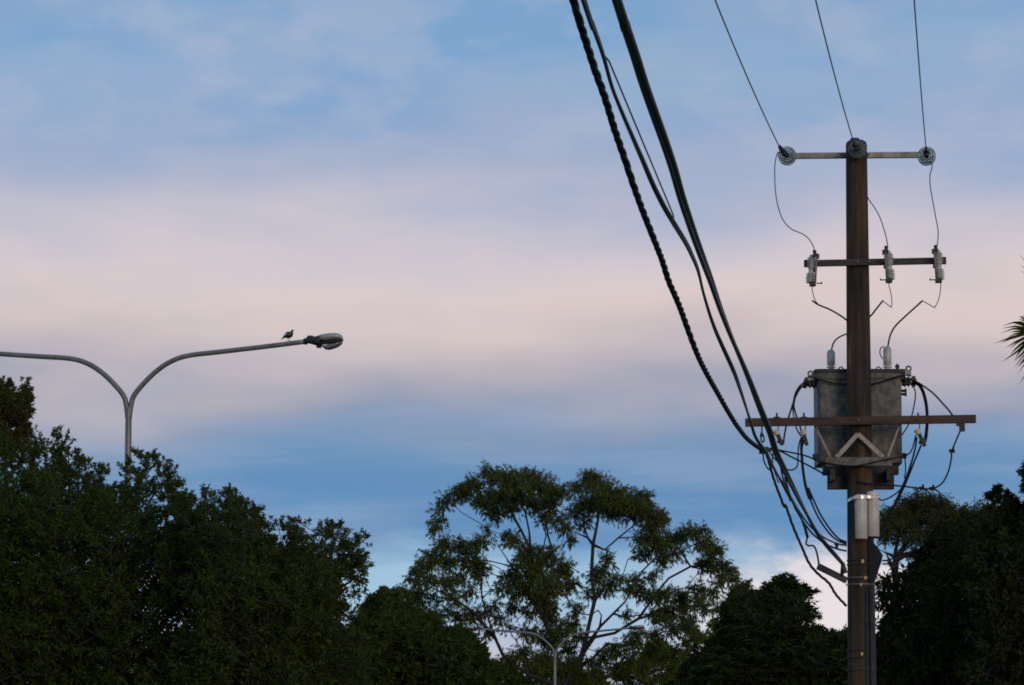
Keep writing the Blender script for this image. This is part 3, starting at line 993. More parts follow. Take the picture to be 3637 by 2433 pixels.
for x, y, lab in ((1748, 1125, 'small black connector half-way down the lead from the crossarm tip'),
                  (1508, 1422, 'black connector on the lead beside the canisters, nearer the pole'),
                  (1590, 1424, 'black connector on the lead beside the canisters, where it turns up')):
    c = c2([(x, y)], 55.74)[0]
    g = MB().box(c, (.055, .05, .05)).box(c + V((.02, -.01, .02)), (.03, .04, .07))
    g.tube([c + V((-.04, 0, .01)), c + V((.045, 0, -.008))], .018, 6)
    tag(g.build('connector', M['black']), lab, 'connector', 'black connectors on the leads')
c = c3([(1083, 392)], 55.68)[0]
tag(MB().box(c, (.04, .03, .085)).tube([c + V((-.03, 0, .03)), c + V((.03, 0, .02))], .018, 6).build('cable_clip', M['black']), 'small black clip joining two leads just outside the pole', 'clip')

# ------------------------------------------------------------------ street lamps
def street_lamp(loc, label):
    """Y-shaped double street lamp; loc is the foot, x runs along its arms."""
    r = empty('street_lamp', loc, label, 'street lamp', 'double street lamps along the road')
    ox, oy, oz = loc
    hj = at(457, 1444, 73.7).z           # height of the fork
    S = 190.0
    MB().lathe([(.13, 0), (.13, .02), (.10, .03), (.095, 1.2), (.06, hj - .25), (.058, hj - .02)], (ox, oy, 0), n=16).build('pole', M['lamp_pole'], r)
    MB().lathe([(.19, 0), (.19, .03), (.0, .032)], (ox, oy, 0), n=16).build('base_plate', M['lamp_pole'], r)
    armp = [(0, -.22), (.035, .03), (.088, .20), (.25, .40), (.51, .645), (.80, .83), (1.14, .935), (1.74, .99), (2.60, 1.065), (3.43, 1.145)]
    for sg in (1, -1):
        pts = smooth([V((ox + sg * (x + .012), oy, hj + z)) for x, z in armp], 6)
        n = len(pts)
        rs = [.052 - .006 * i / n for i in range(n)]
        MB().tube(pts, rs, 12).build('arm', M['lamp_pole'], r)
        k = .906e-3
        tip = V((ox + sg * 3.43, oy, hj + 1.145))

        def ring(x, top, bot, hw, n=16, flat=2.4):
            cz, hz = (top + bot) / 2, (top - bot) / 2
            out = []
            for j in range(n):
                a = 2 * math.pi * j / n
                ca, sa = math.cos(a), math.sin(a)
                out.append(tip + V((sg * x * k, hw * math.copysign(abs(ca) ** (2 / flat), ca), (cz + hz * math.copysign(abs(sa) ** (2 / flat), sa)) * k)))
            return out if sg > 0 else out[::-1]
        h = empty_part('lamp_head', tip, r)
        MB().loft([ring(-40, 40, -45, .05), ring(0, 60, -40, .07), ring(40, 95, -40, .075), ring(55, 124, -45, .08), ring(140, 122, -62, .09), ring(175, 105, -75, .10), ring(200, 96, -82, .11),
                   ring(270, 112, -100, .13), ring(338, 130, -112, .15)]).build('rear_housing', M['lamp_dark'], h)
        MB().box(tip + V((sg * 285 * k, 0, -110 * k)), (.07, .12, .05)).build('latch', M['lamp_dark'], h)
        MB().loft([ring(339, 132, -22, .155), ring(450, 148, -16, .17), ring(560, 158, -6, .175), ring(660, 158, 8, .165), ring(720, 145, 16, .15), ring(760, 110, 20, .12), ring(785, 62, 24, .07)]).build('front_cover', M['lamp_cover'], h)
        MB().loft([ring(341, -24, -105, .15), ring(450, -18, -78, .168), ring(560, -8, -66, .172), ring(660, 6, -52, .165), ring(740, 16, -34, .13), ring(795, 20, 0, .05)]).build('rim', M['lamp_dark'], h)
        MB().loft([ring(362, -86, -105, .10), ring(380, -74, -140, .13), ring(430, -68, -178, .145), ring(500, -66, -186, .15), ring(600, -60, -160, .148), ring(690, -46, -125, .13), ring(750, -32, -78, .10),
                   ring(780, -22, -45, .05)]).build('glass_bowl', M['bowl'], h)
        MB().loft([ring(500, -100, -168, .07), ring(570, -90, -150, .09), ring(660, -70, -118, .07)]).build('lamp_shade', M['lamp_dark'], h)
    return r


def empty_part(name, loc, parent):
    """A head that only groups its own pieces: its collar is the mesh."""
    return MB().lathe([(0, -.03), (.06, -.03), (.06, .03), (0, .03)], loc, (1, 0, 0), 12).build(name, M['lamp_dark'], parent)


LY = 73.7
lx = at(457, 1444, LY)
lamp = street_lamp(V((lx.x, LY, 0)), 'near double street lamp rising out of the dark tree, a bird on its arm')
lamp.rotation_euler[2] = -.21
fy = 182.0
lamp2 = copy_tree(lamp)
f = at(1971, 2336, fy)
lamp2.location = (f.x, fy, f.z - at(457, 1444, 73.7).z)
lamp2.location.z = 0.0
lamp2.rotation_euler[2] = -.10
lamp2['label'] = 'far small double street lamp standing in front of the big gum tree'

# ------------------------------------------------------------------ magpie on the lamp arm
def bp(x, z, y=0.0):
    """Picture of the bird (enlarged crop) to metres beside the lamp head."""
    return BIRD0 + V(((x - 740) * .906e-3, y, -(z - 632) * .906e-3))


BIRD0 = at(900 + 740 * .1722, 1100 + 632 * .1722, LY - .45)
SP = [(564, 618, 5, 9), (580, 603, 9, 20), (608, 580, 13, 24), (636, 558, 30, 30), (668, 540, 52, 46), (700, 525, 68, 58), (735, 514, 74, 62), (765, 500, 66, 56), (782, 478, 46, 42), (790, 456, 29, 30),
      (794, 438, 25, 26), (802, 426, 23, 22), (815, 424, 15, 14), (826, 429, 7, 6), (845, 432, 4, 4), (863, 434, 1.2, 1.2)]
rings = []
for i, (x, z, h, w) in enumerate(SP):
    x0, z0 = SP[max(i - 1, 0)][:2]
    x1, z1 = SP[min(i + 1, len(SP) - 1)][:2]
    t = V((x1 - x0, 0, -(z1 - z0))).normalized()
    up = V((-t.z, 0, t.x))
    c = bp(x, z)
    rings.append([c + up * (h * .906e-3 * math.sin(2 * math.pi * j / 16)) + V((0, w * .906e-3 * math.cos(2 * math.pi * j / 16), 0)) for j in range(16)])
bird = MB().loft(rings)
for dy, xa in ((-.028, 712), (.024, 742)):
    bird.tube([bp(xa - 5, 585, dy), bp(xa + 6, 605, dy), bp(xa, 632, dy)], [.009, .004, .0035], 6)
    for tx in (26, -18):
        bird.tube([bp(xa, 631, dy), bp(xa + tx, 635, dy + .008)], .003, 5)
bo = bird.build('magpie', M['feather'])
tag(bo, 'black and white bird standing on the lamp arm, looking towards the pole', 'bird')
bo.data.materials.append(M['feather_w'])
bo.data.materials.append(M['beak'])
for p in bo.data.polygons:
    q = p.center
    i = p.index // 16
    if p.index < 15 * 16:
        ang = p.index % 16
        if i in (8, 9) and 2 <= ang <= 5:
            p.material_index = 1
        if i in (3, 4) and ang in (1, 6):
            p.material_index = 1
        if i >= 12:
            p.material_index = 2
for sy in (-1, 1):
    w = []
    for x, z, h, t in ((600, 590, 4, .002), (640, 562, 16, .008), (690, 538, 34, .012), (740, 512, 44, .012), (775, 492, 26, .008), (785, 485, 6, .003)):
        c = bp(x, z, sy * (.052 if 640 < x < 770 else .036))
        w.append([c + V((0, t * math.cos(2 * math.pi * j / 8), h * .906e-3 * math.sin(2 * math.pi * j / 8))) for j in range(8)])
    MB().loft(w).build('wing', M['feather'], bo)

# ------------------------------------------------------------------ trees
def frusta(A_, B_, ra, rb, n=5):
    A_, B_ = np.asarray(A_, float), np.asarray(B_, float)
    d = B_ - A_
    ln = np.linalg.norm(d, axis=1, keepdims=True) + 1e-9
    d = d / ln
    ref = np.where(np.abs(d[:, 2:3]) < .9, np.array([[0, 0, 1.]]), np.array([[1., 0, 0]]))
    u = np.cross(d, ref)
    u /= np.linalg.norm(u, axis=1, keepdims=True)
    w = np.cross(d, u)
    B2 = B_ + d * np.minimum(ra[:, None] * .5, ln * .3)
    vs = []
    for C_, r in ((A_, ra), (B2, rb)):
        for k in range(n):
            a = 2 * math.pi * k / n
            vs.append(C_ + (u * math.cos(a) + w * math.sin(a)) * r[:, None])
    vs = np.stack(vs, 1).reshape(-1, 3)
    b = (np.arange(len(A_)) * 2 * n)[:, None, None]
    q = np.array([[k, (k + 1) % n, n + (k + 1) % n, n + k] for k in range(n)])[None]
    return vs, (b + q).reshape(-1, 4)


def leaf_quads(P, D, n, length, width, tlen, spread, droop, flat=0.0):
    m = len(P)
    u = RNG.random((m, n, 1)) ** .8
    rv = RNG.normal(size=(m, n, 3))
    rv /= np.linalg.norm(rv, axis=2, keepdims=True)
    if flat:
        rv[..., 2] *= (1 - flat)
    d = D[:, None] * (1 - spread) + rv * spread
    d[..., 2] -= droop
    d /= np.linalg.norm(d, axis=2, keepdims=True) + 1e-9
    base = P[:, None] + D[:, None] * (tlen * u) + rv * tlen * .05
    sd = RNG.normal(size=(m, n, 3))
    if flat:
        sd[..., 2] *= (1 - flat)
    sd -= d * (sd * d).sum(2, keepdims=True)
    sd /= np.linalg.norm(sd, axis=2, keepdims=True) + 1e-9
    l = length * (.6 + .7 * RNG.random((m, n, 1)))
    w = width * (.6 + .7 * RNG.random((m, n, 1)))
    nn = np.cross(d, sd)
    v0 = base
    v1 = base + d * l * .42 + sd * w * .5 + nn * w * .12
    v2 = base + d * l + np.array([0, 0, -1.]) * l * .08
    v3 = base + d * l * .42 - sd * w * .5 + nn * w * .12
    vs = np.stack([v0, v1, v2, v3], 2).reshape(-1, 3)
    return vs, np.arange(len(vs)).reshape(-1, 4)


def quick_mesh(name, vs, fs, mat, parent, smooth_=False):
    c = (vs.min(0) + vs.max(0)) / 2
    me = bpy.data.meshes.new(name)
    me.vertices.add(len(vs))
    me.vertices.foreach_set('co', (vs - c).astype(np.float32).ravel())
    me.loops.add(fs.size)
    me.loops.foreach_set('vertex_index', fs.astype(np.int32).ravel())
    me.polygons.add(len(fs))
    me.polygons.foreach_set('loop_start', np.arange(0, fs.size, 4, dtype=np.int32))
    me.polygons.foreach_set('loop_total', np.full(len(fs), 4, dtype=np.int32))
    me.polygons.foreach_set('use_smooth', np.full(len(fs), smooth_))
    me.materials.append(mat)
    me.update(calc_edges=True)
    me.validate()
    return place(bpy.data.objects.new(name, me), c, parent)


def densify(pts, step):
    out = [np.array(pts[0])]
    for a, b in zip(pts[:-1], pts[1:]):
        a, b = np.array(a), np.array(b)
        m = max(1, int(np.linalg.norm(b - a) / step))
        for j in range(1, m + 1):
            out.append(a + (b - a) * j / m)
    return out


def tree(name, label, base, limbs, targets, leafmat, barkmat, tufts=4, leaves=22, ll=.10, lw=.035, tlen=.28, spread=.6, droop=0.0, up=.3, r_trunk=.14, r_min=.006, step=.25, scatter=.3,
         flat=0.0, alpha=.35, group=None, out=.6, twig=True, bunch=True):
    """A trunk and given limbs, then every target point is grown onto the nearest fitting branch; tufts of leaves sit at the ends."""
    base = np.array(base)
    root = empty(name, base, label, 'tree', group)
    pos, par, plen, lvl = [], [], [], []
    for li, lb in enumerate(limbs):
        pts = densify(lb, step * 1.4)
        if li == 0:
            prev = -1
        else:
            arr = np.array(pos)
            prev = int(np.argmin(((arr - pts[0]) ** 2).sum(1)))
            pts = pts[1:]
        for p in pts:
            par.append(prev)
            plen.append(0 if prev < 0 else plen[prev] + float(np.linalg.norm(p - pos[prev])))
            pos.append(p)
            lvl.append(0 if li == 0 else 1)
            prev = len(pos) - 1
    n0 = len(pos)
    tg = np.asarray([(*t[:3], t[3] if len(t) > 3 else 1.0) for t in targets])
    tsz, tg = tg[:, 3], tg[:, :3]
    cap_n = n0 + len(tg) * 14
    POS = np.zeros((cap_n, 3))
    POS[:n0] = pos
    PL = np.zeros(cap_n)
    PL[:n0] = plen
    PAR = np.full(cap_n, -1)
    PAR[:n0] = par
    cnt = n0
    d0 = np.array([np.min(((POS[:n0] - t) ** 2).sum(1)) for t in tg])
    tips, tdir, sizes = [], [], []
    for ti in np.argsort(d0):
        t = tg[ti]
        dv = t - POS[:cnt]
        dist = np.sqrt((dv ** 2).sum(1))
        cost = dist + alpha * PL[:cnt] + np.where(dv[:, 2] < 0, -dv[:, 2] * .5, 0)
        p = int(np.argmin(cost))
        a = POS[p].copy()
        m = min(12, max(1, int(dist[p] / step)))
        bow = RNG.normal(size=3) * dist[p] * .13
        bow[2] += dist[p] * .05
        prev = p
        for j in range(1, m + 1):
            f_ = j / m
            q = a + (t - a) * f_ + bow * math.sin(math.pi * f_)
            POS[cnt] = q
            PAR[cnt] = prev
            PL[cnt] = PL[prev] + np.linalg.norm(q - POS[prev])
            prev = cnt
            cnt += 1
        tips.append(prev)
        sizes.append(tsz[ti])
        dd = POS[prev] - POS[PAR[prev]]
        tdir.append(dd / (np.linalg.norm(dd) + 1e-9))
    load = np.zeros(cnt)
    load[tips] = 1
    for i in range(cnt - 1, 0, -1):
        if PAR[i] >= 0:
            load[PAR[i]] += load[i]
    rad = np.maximum(r_min, r_trunk * (load / max(load[0], 1)) ** .48)
    idx = np.array([i for i in range(cnt) if PAR[i] >= 0])
    ntr = sum(1 for l_ in lvl if l_ == 0)
    tr_i, br_i = idx[idx < ntr], idx[idx >= ntr]
    if len(tr_i):
        ra = np.maximum(rad[PAR[tr_i]], r_trunk * .35)
        ra[0] *= 1.35
        quick_mesh('trunk', *frusta(POS[PAR[tr_i]], POS[tr_i], ra, np.maximum(rad[tr_i], r_trunk * .33), 10), barkmat, root, True)
    tips = np.array(tips)
    tdir = np.array(tdir)
    cen = tg.mean(0)
    TP = np.repeat(POS[tips], tufts, 0)
    TD = np.repeat(tdir, tufts, 0)
    SZ = np.repeat(np.array(sizes), tufts)[:, None, None]
    o_ = TP - cen
    o_ /= np.linalg.norm(o_, axis=1, keepdims=True) + 1e-9
    rv = RNG.normal(size=TP.shape)
    if flat:
        rv[:, 2] *= (1 - flat)
    rv /= np.linalg.norm(rv, axis=1, keepdims=True)
    D = TD * .4 + o_ * out * .5 + rv * .8
    D[:, 2] += up
    if flat:
        D[:, 2] *= (1 - flat)
    D /= np.linalg.norm(D, axis=1, keepdims=True) + 1e-9
    P = TP + rv * scatter * RNG.random((len(TP), 1)) * np.clip((SZ[:, 0] - .95) / .3, .33 if bunch else 1.0, 1.0)
    bv, bf = frusta(POS[PAR[br_i]], POS[br_i], rad[PAR[br_i]], rad[br_i], 5)
    if twig:
        tv, tf = frusta(TP, P + D * tlen * .85 * np.minimum(1.0, SZ[:, 0] ** 2.6), np.full(len(TP), r_min * .9), np.full(len(TP), r_min * .4), 3)
        bf = np.concatenate([bf, tf + len(bv)])
        bv = np.concatenate([bv, tv])
    br = quick_mesh('branches', bv, bf, barkmat, root, True)
    br['kind'] = 'stuff'
    lv, lf = leaf_quads(P, D, leaves, ll * SZ ** .6, lw * SZ ** .6, tlen * np.where(SZ < .95, SZ ** 2.6, SZ), spread, droop, flat)
    cr = quick_mesh('crown', lv, lf, leafmat, root)
    cr['kind'] = 'stuff'
    return root


def prof_y(prof, x):
    xs, ys = zip(*prof)
    return np.interp(x, xs, ys)


def outline(prof):
    """The tree-top outline as evenly spaced points with the direction that leads inwards."""
    P_, N_ = [], []
    for (x0, y0), (x1, y1) in zip(prof[:-1], prof[1:]):
        L_ = math.hypot(x1 - x0, y1 - y0)
        for k in range(max(1, int(L_ / 6))):
            f_ = k / max(1, int(L_ / 6))
            P_.append((x0 + (x1 - x0) * f_, y0 + (y1 - y0) * f_))
            N_.append((-(y1 - y0) / L_, (x1 - x0) / L_))
    return np.array(P_), np.array(N_)


def fill(prof, ybot, y0, thick, n, R=120.0, bias=1.25, inset=22, cl=1.7, thr=.12, slope=.75):
    """Points through the volume under a tree-top outline, given where it stands (depth y0) and how thick it is: bunched, with gaps, near
    the outline, closed further in. The fourth number is a leaf-bunch size."""
    out = []
    ol_, _n = outline(prof)
    x0, x1 = prof[0][0], prof[-1][0]
    xs = np.linspace(x0, x1, 200)
    hs = np.maximum(10, ybot - prof_y(prof, xs))
    cdf = np.cumsum(hs) / hs.sum()
    tries = 0
    while len(out) < n and tries < n * 8:
        tries += 1
        px = float(np.interp(RNG.random(), cdf, xs))
        yt = float(prof_y(prof, px))
        py = yt + (ybot - yt) * RNG.random() ** bias
        dd = math.sqrt(float(((ol_ - (px, py)) ** 2).sum(1).min()))
        if dd < inset:
            continue
        e = min(1.0, max(.06, (dd - inset) / R))
        dy = (RNG.random() * 2 - 1) * thick * math.sqrt(e)
        p = at(px, py, y0 + dy)
        if mnoise.noise(p * cl) < thr - slope * e:
            continue
        out.append((*p, min(1.5, .70 + .95 * max(0.0, e - .22))))
    return out


def edge(prof, y0, n, inset=8, jit=18, dep=.5, tall=100.0):
    """Leafy shoots that stand up to the outline: rosettes of leaves at the ends of a leaning stem and its side twigs."""
    out = []
    ol_, nm_ = outline(prof)
    for _ in range(n // 3):
        i_ = int(RNG.random() * len(ol_))
        q, nn = ol_[i_], nm_[i_] * .55 + np.array([RNG.normal() * .25, .6])
        dy = RNG.normal() * dep
        top = inset + abs(RNG.normal()) * jit
        h = tall * (.55 + .6 * RNG.random())
        for k in range(5):
            f_ = k / 4
            side = 0 if k == 0 else (RNG.random() - .5) * 90 * tall / 140
            x, y = q[0] + nn[0] * (top + h * f_) + side * nn[1], q[1] + nn[1] * (top + h * f_) - side * nn[0]
            if y > prof_y(prof, x) + 2:
                out.append((*at(x, y, y0 + dy + RNG.normal() * .12), .66 + .08 * f_))
    return out


def ground_pt(px, y):
    p = at(px, 1300, y)
    return (p.x, y, 0.0)


# the dark trees at the left edge
PA = [(-460, 2300), (-420, 1760), (-300, 1640), (-150, 1560), (-30, 1570), (30, 1560), (60, 1600), (105, 1590), (150, 1560), (200, 1535), (238, 1545), (270, 1590), (320, 1640), (350, 1650), (390, 1655), (430, 1625), (465, 1625), (500, 1592),
      (540, 1605), (580, 1622), (620, 1668), (638, 1682), (628, 1740), (640, 1800), (690, 1900), (760, 2100), (800, 2433), (800, 2780)]
tA = fill(PA, 2520, 60, 2.6, 1150, R=230, inset=26, thr=.46, cl=2.3, bias=1.3, slope=.90) + fill(PA, 2520, 60, 2.6, 260, inset=280, bias=.9, thr=-1) + fill(PA, 2800, 60, 2.2, 110, bias=.4) + edge(PA, 60, 270, 6, 16, .8, tall=130)
tree('evergreen_tree', 'large dark evergreen tree with feathery top, hiding the foot of the near lamp', ground_pt(230, 60),
     [[ground_pt(230, 60), tuple(at(240, 2500, 60)), tuple(at(260, 2150, 60.2))], [tuple(at(240, 2450, 60)), tuple(at(480, 2050, 59.6)), tuple(at(520, 1800, 59.8))], [tuple(at(240, 2450, 60)), tuple(at(30, 2050, 60.6)), tuple(at(0, 1750, 60))]],
     tA, L['dense'], M['bark'], 5, 23, .072, .026, .24, .55, -.05, .5, .17)
PB = [(540, 2300), (570, 1950), (620, 1800), (648, 1745), (668, 1768), (700, 1772), (735, 1748), (760, 1775), (790, 1752), (815, 1742), (850, 1755), (872, 1785), (905, 1800), (930, 1842), (975, 1860), (1010, 1870), (1030, 1845), (1055, 1838),
      (1085, 1850), (1098, 1868), (1130, 1880), (1150, 1848), (1200, 1850), (1228, 1842), (1245, 1880), (1268, 1890), (1290, 1895), (1308, 1930), (1312, 1975), (1335, 2000), (1345, 2055), (1322, 2110), (1318, 2180), (1300, 2280), (1290, 2400), (1290, 2780)]
tB = fill(PB, 2520, 58, 2.3, 1050, R=230, inset=26, thr=.46, cl=2.3, bias=1.3, slope=.90) + fill(PB, 2520, 58, 2.3, 160, inset=280, bias=.9, thr=-1) + fill(PB, 2800, 58, 2.0, 100, bias=.4) + edge(PB, 58, 270, 6, 16, .8, tall=130)
tree('evergreen_tree', 'dark bushy evergreen tree sloping down in front of the gum tree, with upright leafy shoots', ground_pt(950, 58),
     [[ground_pt(950, 58), tuple(at(950, 2520, 58)), tuple(at(930, 2250, 58))], [tuple(at(950, 2480, 58)), tuple(at(1150, 2200, 57.7)), tuple(at(1230, 2000, 58))], [tuple(at(950, 2480, 58)), tuple(at(740, 2100, 58.3)), tuple(at(760, 1900, 58))]],
     tB, L['dense2'], M['bark'], 5, 23, .072, .026, .24, .55, -.05, .5, .16)
PC = [(-260, 1500), (-200, 1400), (-100, 1350), (0, 1345), (30, 1350), (50, 1372), (70, 1400), (92, 1352), (102, 1362), (112, 1398), (138, 1392), (150, 1405), (152, 1440), (128, 1470), (120, 1500), (100, 1530)]
tC = fill(PC, 1620, 68, 1.3, 260, R=80, bias=1.0, inset=12, cl=2.6) + edge(PC, 68, 70, 4, 8, .3, 60)
tree('evergreen_tree', 'olive leafy tree top poking up behind the dark tree at the frame edge', ground_pt(-60, 68),
     [[ground_pt(-60, 68), tuple(at(-60, 2000, 68)), tuple(at(-40, 1600, 68))]], tC, L['rusty'], M['bark'], 4, 18, .085, .03, .18, .6, 0, .4, .12)
PD = [(1230, 2200), (1290, 2175), (1320, 2130), (1345, 2102), (1385, 2098), (1420, 2125), (1450, 2150), (1490, 2170), (1520, 2180), (1560, 2205), (1610, 2228), (1650, 2240), (1690, 2262), (1712, 2300), (1740, 2340), (1775, 2400), (1800, 2470)]
tD = fill(PD, 2540, 100, 3.2, 700, R=120, inset=12, thr=.34, cl=1.2) + fill(PD, 2750, 100, 3, 60, bias=.4) + edge(PD, 100, 150, 4, 10, .8, 60)
tree('evergreen_tree', 'rounded dark green tree at the foot of the gum tree, beside the far lamp', ground_pt(1480, 100),
     [[ground_pt(1480, 100), tuple(at(1480, 2600, 100)), tuple(at(1470, 2420, 100))]], tD, L['dense2'], M['bark'], 5, 24, .14, .046, .34, .6, .05, .3, .2, .010, .4, .36)

# the big gum tree
GY = 212.0


def gp(x, y, dy=0.0):
    return tuple(at(1300 + x * .5973, 1600 + y * .5973, GY + dy))


GUM = """760,150,70 860,170,80 960,160,70 1030,200,70 640,220,70 560,260,60 700,290,70 800,280,80 900,270,80 1000,290,70 1090,230,60 1150,250,55 1100,320,60 480,300,50 450,350,40 425,420,26 415,465,16
780,370,55 860,350,50 1050,390,50 1140,410,50 1185,470,42 1210,530,26 1340,165,55 1270,220,60 1390,210,75 1460,260,80 1330,310,80 1440,350,80 1560,300,80 1640,360,80 1560,390,55 1700,400,80 1700,465,60 1640,280,60 1755,420,40
1250,370,50 1300,430,36 450,560,50 560,570,60 650,560,50 390,640,60 490,660,60 600,650,70 670,680,60 330,700,60 290,760,50 370,770,60 480,780,60 570,760,50 680,740,45 300,850,55 420,870,45 530,870,55 620,840,42
980,620,70 1080,640,80 920,660,50 1160,700,70 1000,730,80 860,740,70 1100,790,80 920,820,80 1040,860,80 820,820,50 1180,800,60 1240,790,36 1080,930,60 880,930,50 1240,930,40 980,960,50 1100,1010,50 1150,1080,60 1230,1040,50
850,520,45 895,545,36 730,480,34 700,530,34 1420,650,46 1400,720,52 1350,760,46 1440,790,46 1500,770,36 1340,850,36 1400,830,36 1650,520,60 1720,560,60 1800,540,70 1880,510,60 1930,480,40 1990,480,40 2000,560,60 2070,600,60
1640,620,46 1750,640,55 1850,620,46 2030,680,64 2110,680,55 2160,720,46 2100,770,46 2170,770,26 1700,740,46 1600,770,36 1780,850,55 1870,880,60 1700,860,56 1620,850,46 1560,800,46 1960,820,46 2050,850,46 1780,960,70 1880,1000,56
1700,980,46 1800,1060,50 1880,920,46 2000,930,46 2090,930,36 1560,980,36 230,850,46 160,870,46 700,960,44 620,960,44 760,920,34 800,1000,30 720,1080,34 640,1020,36 850,1060,30 940,1200,60 1050,1250,60 1200,1180,60 1200,1280,60
1420,1230,52 1560,1150,56 1620,1100,56 1700,1180,52 1500,1300,52 1380,1320,56 1640,1290,46 1850,1200,40 1930,1120,34 1780,1330,34 1480,1190,50 1700,1100,50 1760,1230,50 1560,1240,50 1320,1250,40 1900,1060,44 1960,900,46 560,1000,40 480,960,40 1270,1120,40 420,980,44 330,920,46 250,930,46 1010,1090,60 950,1080,50 1090,1140,60 1300,1340,40 860,1230,46 780,1290,46 1930,1010,40"""
gum_t, gum_c = [], []
for tok in GUM.split():
    x, y, r = map(float, tok.split(','))
    dy = RNG.normal() * 2.6
    gum_c.append(gp(x, y, dy))
    k = max(4, int((r / 60) ** 2 * 17))
    for _ in range(k):
        v = RNG.normal(size=3)
        v /= np.linalg.norm(v)
        rr = r * .86 * RNG.random() ** .45
        if mnoise.noise(V((x * .035, dy * .4, y * .035))+ V((v[0], v[1], v[2])) * rr * .03) < -.30:
            continue
        gum_t.append(gp(x + v[0] * rr, y + v[2] * rr * .8, dy + v[1] * rr * .016))
base = gp(1160, 1500)
base = (base[0], GY, 0.0)
limbs = [
    [base, gp(1160, 1560), gp(1150, 1400), gp(1135, 1250)],
    [gp(1135, 1250), gp(1110, 1130), gp(1060, 1000), gp(960, 850, 1), gp(870, 690, 1.5), gp(780, 560, 1.5), gp(690, 440, 2), gp(570, 370, 2)],
    [gp(1160, 1500), gp(1250, 1300), gp(1290, 1200), gp(1325, 1040), gp(1360, 890), gp(1340, 740), gp(1350, 560), gp(1375, 440), gp(1390, 330)],
    [gp(1360, 640), gp(1420, 590, -1), gp(1500, 520, -1), gp(1600, 440, -1)],
    [gp(1345, 620), gp(1320, 520, .5), gp(1290, 440, .5)],
    [gp(1310, 1150), gp(1390, 1050, -1), gp(1470, 970, -2), gp(1540, 900, -2), gp(1640, 720, -2), gp(1720, 640, -2)],
    [gp(1375, 1060, -1), gp(1400, 980, -1.5), gp(1380, 950, -1.5)],
    [gp(1280, 1210), gp(1360, 1110, 1), gp(1480, 1085, 2), gp(1620, 1000, 2), gp(1740, 830, 2), gp(1800, 760, 2), gp(1930, 690, 2), gp(2050, 720, 2)],
    [gp(1150, 1400), gp(960, 1330, -1), gp(820, 1230, -1), gp(770, 1120, -1), gp(730, 1010, -2), gp(690, 880, -2), gp(680, 740, -2), gp(600, 660, -2)],
    [gp(750, 1060, -1), gp(640, 960, -2), gp(520, 880, -2), gp(360, 800, -2)],
    [gp(980, 880, 1), gp(990, 760, 0), gp(980, 600, 0), gp(970, 480, 0), gp(950, 380, 0), gp(920, 300)],
    [gp(975, 560), gp(920, 470, -1), gp(860, 360, -1)],
    [gp(1060, 1000), gp(1100, 800, -1), gp(1110, 600, -1), gp(1080, 500, -1), gp(1070, 400, -1)],
    [gp(1105, 640, -1), gp(1160, 560, -1), gp(1200, 440, -1)],
]
tree('gum_tree', 'tall spreading gum tree with open forked limbs and drooping olive leaves behind the far lamp', base, limbs, gum_c + gum_t, L['gum'], M['bark_gum'], 8, 9, .20, .044, .26, .38, .75, .0, .25, .017, .6, .42, alpha=.25, out=.3, bunch=False)

# the layered tree and its darker neighbours on the right
PF = [(2330, 2520), (2400, 2405), (2440, 2352), (2480, 2310), (2532, 2262), (2562, 2240), (2578, 2160), (2600, 2122), (2637, 2104), (2695, 2094), (2748, 2068), (2790, 2030), (2826, 2058), (2850, 2072), (2885, 2080), (2908, 2102),
      (2900, 2150), (2896, 2200), (2920, 2242), (2990, 2235), (3060, 2240), (3130, 2260), (3200, 2300), (3260, 2400)]
tF = fill(PF, 2560, 98, 3.6, 820, R=100, inset=12, cl=1.2, thr=.20) + fill(PF, 2760, 98, 3, 70, bias=.4) + edge(PF, 98, 110, 6, 10, .9, 45)
tree('layered_tree', 'dark layered tree with a low pointed top just behind the power pole foot', ground_pt(2780, 98),
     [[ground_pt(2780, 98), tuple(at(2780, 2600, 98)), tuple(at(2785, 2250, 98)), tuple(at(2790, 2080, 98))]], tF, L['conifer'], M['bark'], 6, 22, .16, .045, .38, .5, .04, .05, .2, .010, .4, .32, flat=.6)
PG = [(3096, 2433), (3100, 2330), (3118, 2255), (3140, 2215), (3165, 2175), (3188, 2130), (3205, 2085), (3222, 2050), (3232, 2010), (3240, 1970), (3275, 1938), (3310, 1900), (3350, 1864), (3396, 1836), (3437, 1820),
      (3493, 1815), (3580, 1805), (3660, 1810), (3760, 1840), (3880, 1900), (3980, 2050)]
tG = fill(PG, 2540, 74, 3.2, 1000, R=110, inset=18, cl=1.6, thr=.22) + fill(PG, 2780, 74, 3, 110, bias=.4) + edge(PG, 74, 130, 6, 12, .7, 70) + fill([(3150, 2062), (3175, 2046), (3240, 2036)], 2180, 74, .5, 14, R=40, inset=8, cl=3.5, thr=.3)
tree('shade_tree', 'broad nearly black tree beside the power pole, below the open olive crown', ground_pt(3480, 74),
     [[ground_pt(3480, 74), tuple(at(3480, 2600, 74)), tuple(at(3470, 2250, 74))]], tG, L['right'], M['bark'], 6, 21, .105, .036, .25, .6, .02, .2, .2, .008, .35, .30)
PH = [(3490, 1880), (3502, 1820), (3512, 1790), (3522, 1765), (3514, 1738), (3535, 1724), (3562, 1712), (3578, 1730), (3588, 1800), (3602, 1815), (3614, 1715), (3630, 1685), (3650, 1650), (3700, 1610), (3780, 1600), (3850, 1640), (3900, 1800), (3930, 2000)]
tH = fill(PH, 2450, 66, 2.0, 520, R=110, inset=30, cl=2.4) + fill(PH, 2800, 66, 1.6, 70, bias=.4) + edge(PH, 66, 80, 6, 10, .4, 70)
